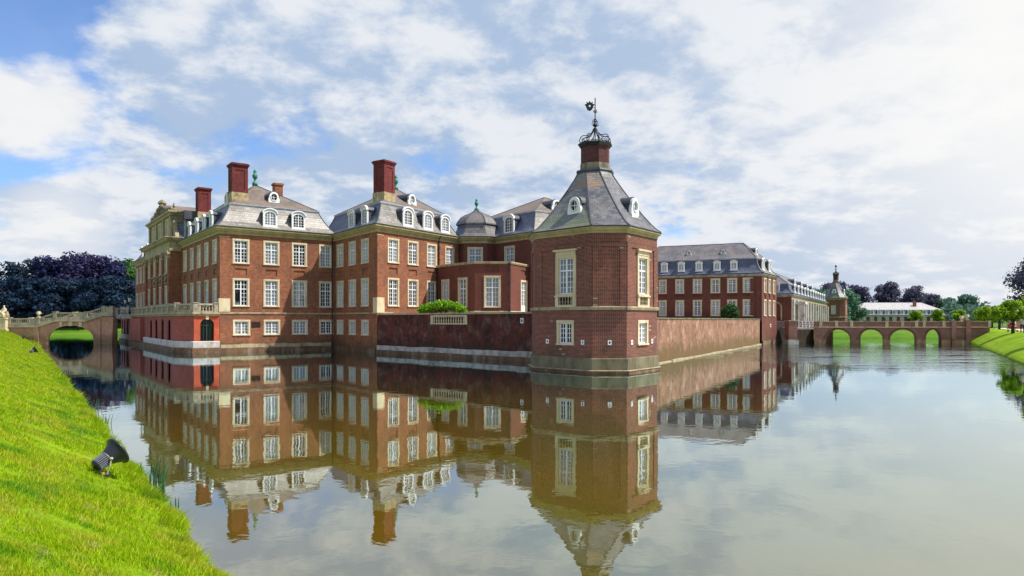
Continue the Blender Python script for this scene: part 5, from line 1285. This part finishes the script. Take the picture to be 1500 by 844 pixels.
def bush(name, label, p, blobs, m, n, leaf, seed, drop=0):
    R = thing(name, label, 'bush', p); M = Matrix.Translation(p)
    place(bpy.data.objects.new('foliage', leaves_mesh('foliage', m, blobs, n, leaf, seed, drop, shell=.4)), R, M)
    mb = MB(); g2 = random.Random(seed)
    for k in range(9): a = g2.uniform(0, 6.28); mb.tube([(0, 0, -.05), (.5*math.cos(a), .3*math.sin(a), .35), (1.1*math.cos(a), .5*math.sin(a), .6)], [.05, .03, .01], 5)
    o = bpy.data.objects.new('stem', mb.mesh('stem', BARK)); place(o, R, M)
bush('garden_bush', 'spreading bright green bush on the terrace above the balustrade opening', (-6.1, 60.5, 3.68),
     [(x, y, .42+.42*math.exp(-x*x/1.8), .62, .5, .42) for x, y in ((-1.5, 0), (-1.0, .2), (-.5, -.2), (0, .1), (.45, -.1), (.9, .2), (1.35, 0), (0, .3), (.3, .1), (-.3, .2))]+[(-1.9, 0, .32, .4, .4, .3), (1.75, 0, .35, .4, .3, .3)], L_BUSH, 5200, .085, 9, .8)
bush('garden_bush', 'dark rounded shrub standing on the quay wall before the service wing', (25.7, 80.5, 3.3), [(0, 0, .9, .95, .8, .85), (-.45, 0, .6, .6, .6, .6), (.5, 0, .6, .65, .6, .55), (.1, 0, 1.4, .6, .5, .4)], L_BUSHD, 4200, .11, 10, .6)

# ------------------------------------------------------------------ reeds by the near bank
def reed(label, p, n, h, seed, spread=.3, group=None, bent=True):
    R = thing('reed_clump', label, 'reeds', p, group); g2 = random.Random(seed)
    for k in range(n):
        mb = MB(); a = g2.uniform(0, 6.28); r_ = g2.uniform(0, spread); x, y = r_*math.cos(a), r_*.7*math.sin(a); hh = h*g2.uniform(.55, 1.05); lx, ly = g2.uniform(-.18, .3)*hh, g2.uniform(-.15, .15)*hh
        if bent and k % 7 == 6: lx = hh*.9; hh *= .35
        wd = .013*g2.uniform(.8, 1.3); L5 = [(0, 0), (.3, .06), (.6, .25), (.85, .6), (1, 1.0)]
        pts = [(p[0]+x+lx*q, p[1]+y+ly*q, p[2]-.15+(hh+.15)*t_) for t_, q in L5]; ws_ = [1, 1, .85, .5, .06]
        ang_ = g2.uniform(-.5, .5); dx, dy = math.cos(ang_)*wd, math.sin(ang_)*wd
        rr = [[(q[0]-dx*w_, q[1]-dy*w_, q[2]), (q[0], q[1]-wd*.5*w_, q[2]), (q[0]+dx*w_, q[1]+dy*w_, q[2]), (q[0], q[1]+wd*.3*w_, q[2])] for q, w_ in zip(pts, ws_)]
        mb.rings(rr); mb.build('reed', L_REED, R)
reed('tall dark green reed clump in the water right of the near floodlight', (-6.55, 12.55, .0), 24, .62, 2, .20)
reed('two thin reeds between floodlight and the tall reed clump', (-7.35, 13.45, .0), 4, .42, 3, .08, bent=False)
reed('small reed tuft at the water edge a little beyond the floodlight', (-12.1, 20.4, .0), 8, .38, 4, .2)
reed('sparse reeds at the water edge halfway towards the left bridge', (-14.6, 24.0, .0), 7, .4, 5, .25)
reed('short reeds right of the bank foot in the foreground', (-5.6, 11.4, .0), 5, .22, 6, .15)

# ------------------------------------------------------------------ floodlights
def floodlight(label, p, yaw, s=1.0, tilt=28, group='black floodlights on the left bank'):
    R = thing('floodlight', label, 'floodlight', p, group)
    M0 = Matrix.Translation(p) @ Matrix.Rotation(yaw, 4, 'Z') @ Matrix.Scale(s, 4)
    A = M0 @ Matrix.Translation((0, 0, .235)) @ Matrix.Rotation(R_(-tilt), 4, 'Y') @ Matrix.Rotation(R_(90), 4, 'Y')   # lamp axis = local z
    def lt(prof, m, name, seg=24, caps=True):
        mb = MB(); mb.M = A; mb.lathe((0, 0, 0), prof, seg, caps); return mb.build(name, m, R, smooth=True)
    body = lt([(.02, -.20), (.082, -.195), (.092, -.18), (.092, .0), (.10, .01)], LAMPBLK, 'housing')
    mb = MB(); mb.M = A
    for k in range(22):
        a = 2*math.pi*k/22; c_, s_ = math.cos(a), math.sin(a)
        mb.add([(c_*r_-s_*w_, s_*r_+c_*w_, z) for z in (-.17, -.01) for r_, w_ in ((.088, -.005), (.106, -.004), (.106, .004), (.088, .005))], [[0,1,2,3],[7,6,5,4],[0,4,5,1],[1,5,6,2],[2,6,7,3]])
    mb.build('cooling_fin', LAMPGREY, body, kind='stuff')
    mb = MB(); mb.M = A; n = 28
    prof = [(.104, .0), (.115, .015), (.13, .05), (.155, .10), (.185, .145), (.205, .165), (.222, .17), (.226, .185), (.222, .2), (.205, .2), (.19, .18), (.15, .12), (.11, .06), (.0, .05)]
    mb.rings([[(r_*math.cos(2*math.pi*k/n), r_*math.sin(2*math.pi*k/n), z) for k in range(n)] for r_, z in prof], cap1=False)
    sh = mb.build('shade', LAMPBLK, R, smooth=True)
    mb = MB(); mb.M = A; mb.lathe((0, 0, 0), [(.0, .185), (.20, .187)], 24, False); mb.build('lens', GLASS, sh)
    lt([(.094, -.012), (.108, -.01), (.108, .006), (.10, .008)], LAMPGREY, 'clamp_ring')
    for sy in (-1, 1):
        mb = MB(); mb.M = M0; mb.tube([(.0, sy*.115, .245), (-.02, sy*.125, .14), (-.05, sy*.10, .02), (-.06, sy*.05, .0)], .011, 6); mb.lathe((0, sy*.12, .245), [(.02, -.02), (.03, 0), (.02, .02)], 10); mb.build('bracket_arm', BRACKET, R)
    mb = MB(); mb.M = M0; mb.box(-.13, .02, -.07, .07, -.02, .006); mb.build('foot_plate', LAMPBLK, R)
    mb = MB(); mb.M = M0; mb.lathe((-.07, -.03, .0), [(.0, 0), (.035, .004), (.035, .03), (.015, .04)], 12); mb.build('brass_knob', BRASS, R)
    mb = MB(); mb.M = M0; mb.tube([(-.16, 0, .15), (-.20, .02, .06), (-.14, .03, .0), (-.16, .05, -.1)], .009, 6); mb.build('cable', IRON, R)
floodlight('large black floodlight with ribbed housing standing on the near grass bank', (-7.03, 11.85, .47), R_(58), 1.15)
floodlight('small black floodlight on the grass close to the foot of the left bridge, nearer one', (-35.1, 50.0, .62), R_(45), 1.15)
floodlight('smallest black floodlight on the grass, farthest along the bank before the bridge', (-58.9, 82.0, .72), R_(40), 1.0)

# ------------------------------------------------------------------ people on the right path
def person(label, p, yaw, h, mats, pose='walk', hat=None):
    R = thing('person', label, 'person', p); s = h/1.75; M = Matrix.Translation(p) @ Matrix.Rotation(yaw, 4, 'Z') @ Matrix.Scale(s, 4)
    st = .16 if pose == 'walk' else .04; lean = .35 if pose == 'bend' else 0
    nodes = [((0, 0, .92), .15, .11), ((0, -.02-lean*.3, 1.12), .14, .10), ((0, -.02-lean, 1.36), .17, .11), ((0, -.02-lean*1.15, 1.50), .055), ((0, -.04-lean*1.3, 1.60), .085, .095), ((0, -.04-lean*1.3, 1.68), .075, .085),
             ((.19, -lean, 1.40), .055), ((.25, .02-lean, 1.14), .042), ((.26, -.12-lean*1.4, .92), .032), ((.26, -.15-lean*1.4, .83), .035),
             ((-.19, -lean, 1.40), .055), ((-.25, .03-lean, 1.14), .042), ((-.26, -.05-lean*1.4, .90), .032), ((-.26, -.08-lean*1.4, .82), .035),
             ((.10, -st*.4, .86), .09), ((.11, -st, .48), .062), ((.11, -st*.9, .09), .042), ((.11, -st*.9-.14, .04), .035),
             ((-.10, st*.3, .86), .09), ((-.11, st*.6, .48), .062), ((-.11, st*1.3, .11), .042), ((-.11, st*1.3-.13, .05), .035)]
    top, bot = mats
    def mf(c):
        if c.z > 1.53-lean*.1: return 0
        if abs(c.x) > .2 and c.z < 1.0 or (abs(c.x) > .225 and c.z < 1.2): return 0
        if c.z < .1: return 3
        return 1 if c.z > .93 else 2
    b = skinfig(nodes, E_((0, 1, 2, 3, 4, 5), (2, 6, 7, 8, 9), (2, 10, 11, 12, 13), (0, 14, 15, 16, 17), (0, 18, 19, 20, 21)), 'body', [SKIN, top, bot, CL_DARK], R, M, 1, mf)
    mb = MB(); mb.M = M; mb.lathe((0, -.02-lean*1.3, 1.66), [(.09, -.12), (.105, -.02), (.09, .07), (.03, .12)], 8); mb.build('hair', HAIR, R, smooth=True)
    return R
gz = 1.73
person('person in dark clothes walking along the path between two lime trunks', (104.0, 145.0, 1.75), .5, 1.75, (CL_DARK, CL_DARK))
person('dark haired person in pale top bending over the red pushchair', (62.2, 84.5, 1.74), 2.6, 1.66, (CL_PINK, CL_BEIGE), 'bend')
person('person in beige top and dark trousers standing at the right edge of the path', (53.3, 71.3, 1.74), -.6, 1.78, (CL_BEIGE, CL_DARK), 'stand')
R = thing('pushchair', 'small red pushchair with hood standing on the grass edge of the path', 'pushchair', (61.3, 83.6, 1.70))
px_, py_ = 61.3, 83.6
mb = MB(); mb.M = Matrix.Translation((px_, py_, 1.7)) @ Matrix.Scale(1.05, 4)
mb.rings([[(-.26, -.35, .45), (.26, -.35, .45), (.26, -.35, .6), (-.26, -.35, .6)], [(-.3, .1, .35), (.3, .1, .35), (.3, .1, .8), (-.3, .1, .8)], [(-.28, .38, .5), (.28, .38, .5), (.28, .38, .95), (-.28, .38, .95)]], cap0=True, cap1=True); mb.build('seat', CL_RED, R)
mb = MB(); mb.M = Matrix.Translation((px_, py_, 1.7)) @ Matrix.Scale(1.05, 4)
mb.rings([[(.32*math.cos(math.pi*k/8)*1.0, -.05+.42*q, .72+(.42-.1*q)*math.sin(math.pi*k/8)) for k in range(9)] for q in (0, .5, 1)], close=False); mb.build('hood', CL_RED, R)
for sx in (-1, 1):
    mb = MB(); mb.M = Matrix.Translation((px_, py_, 1.7)) @ Matrix.Scale(1.05, 4); mb.tube([(sx*.28, -.4, .1), (sx*.28, .1, .5), (sx*.26, .6, 1.0)], .018, 5); mb.tube([(sx*.28, .35, .12), (sx*.28, 0, .42)], .018, 5); mb.build('frame', LAMPGREY, R)
    for yy in (-.4, .35): mb = MB(); mb.M = Matrix.Translation((px_+sx*.3, py_+yy, 1.82)) @ Matrix.Rotation(R_(90), 4, 'Y'); mb.lathe((0, 0, 0), [(.12, -.02), (.13, 0), (.12, .02)], 14); mb.build('wheel', IRON, R)
# low brick garden wall behind the path
R = thing('garden_wall', 'low brown brick wall behind the path at the right edge', 'wall', (85, 110, 1.7))
for x0 in (78.6, 81.2, 83.8): mb = MB(); mb.box(x0, x0+2.5, 108, 108.35, 1.5, 2.85); mb.build('wall', B_QUAY, R); mb = MB(); mb.box(x0-.06, x0, 107.95, 108.4, 1.5, 2.95); mb.build('post', STONE_D, R)

# ------------------------------------------------------------------ turf blades on the near bank
rg = np.random.default_rng(4); N = 520000
tt = 2.6*np.exp(rg.random(N)*math.log(115/2.6))-7.5; q = rg.random(N)**.9*5.7-.09
keep = (rg.random(N) < np.clip((4.9-q)/1.0+.6, .25, 1)) & (q < np.where(tt > 3, 4.4, 9)); tt = tt[keep]; q = q[keep]; N = len(tt)
zz = np.interp(q, [a for a, b in PROFL[1:]], [b for a, b in PROFL[1:]])
k = (.07*np.sin(tt*1.7)+.05*np.sin(tt*4.1+1)+.03*np.sin(tt*9.3))*np.clip(1-q/3.7, 0, 1); zz = zz+.03*np.sin(tt*2.3+q*3)*np.clip(np.minimum(q/.4, (3.7-q)/.7), 0, 1)
px = EB.x+ED.x*tt+EN.x*(q+k); py = EB.y+ED.y*tt+EN.y*(q+k)
hgt = .024+.030*rg.random(N); hgt *= np.clip(1+.35*np.sin(px*1.3+py)*np.sin(py*.9), .6, 1.5); edge = q < .30; hgt[edge] *= 1.0+1.8*np.clip(np.sin(tt[edge]*5.3)*np.sin(tt[edge]*2.1+1)+.3, 0, 1)
dst = np.sqrt(px**2+py**2); wd = .0028+.0007*dst; hgt *= 1+dst*.015
a = rg.random(N)*6.283; lx = rg.normal(size=N)*.5*hgt+edge*hgt*.5; ly = rg.normal(size=N)*.5*hgt
v = np.empty((N, 3, 3)); v[:, 0] = np.stack([px-np.cos(a)*wd, py-np.sin(a)*wd, zz-.012], 1); v[:, 1] = np.stack([px+np.cos(a)*wd, py+np.sin(a)*wd, zz-.012], 1); v[:, 2] = np.stack([px+lx, py+ly, zz+hgt], 1)
me = bpy.data.meshes.new('grass'); me.vertices.add(N*3); me.vertices.foreach_set('co', v.ravel()); me.loops.add(N*3); me.loops.foreach_set('vertex_index', np.arange(N*3)); me.polygons.add(N); me.polygons.foreach_set('loop_start', np.arange(N)*3); me.materials.append(BLADES); me.update(calc_edges=True)
o = bpy.data.objects.new('grass', me); place(o, None, Matrix.Identity(4)); tagit(o, 'short bright green grass with straw patches covering the near bank', 'grass', kind='stuff')
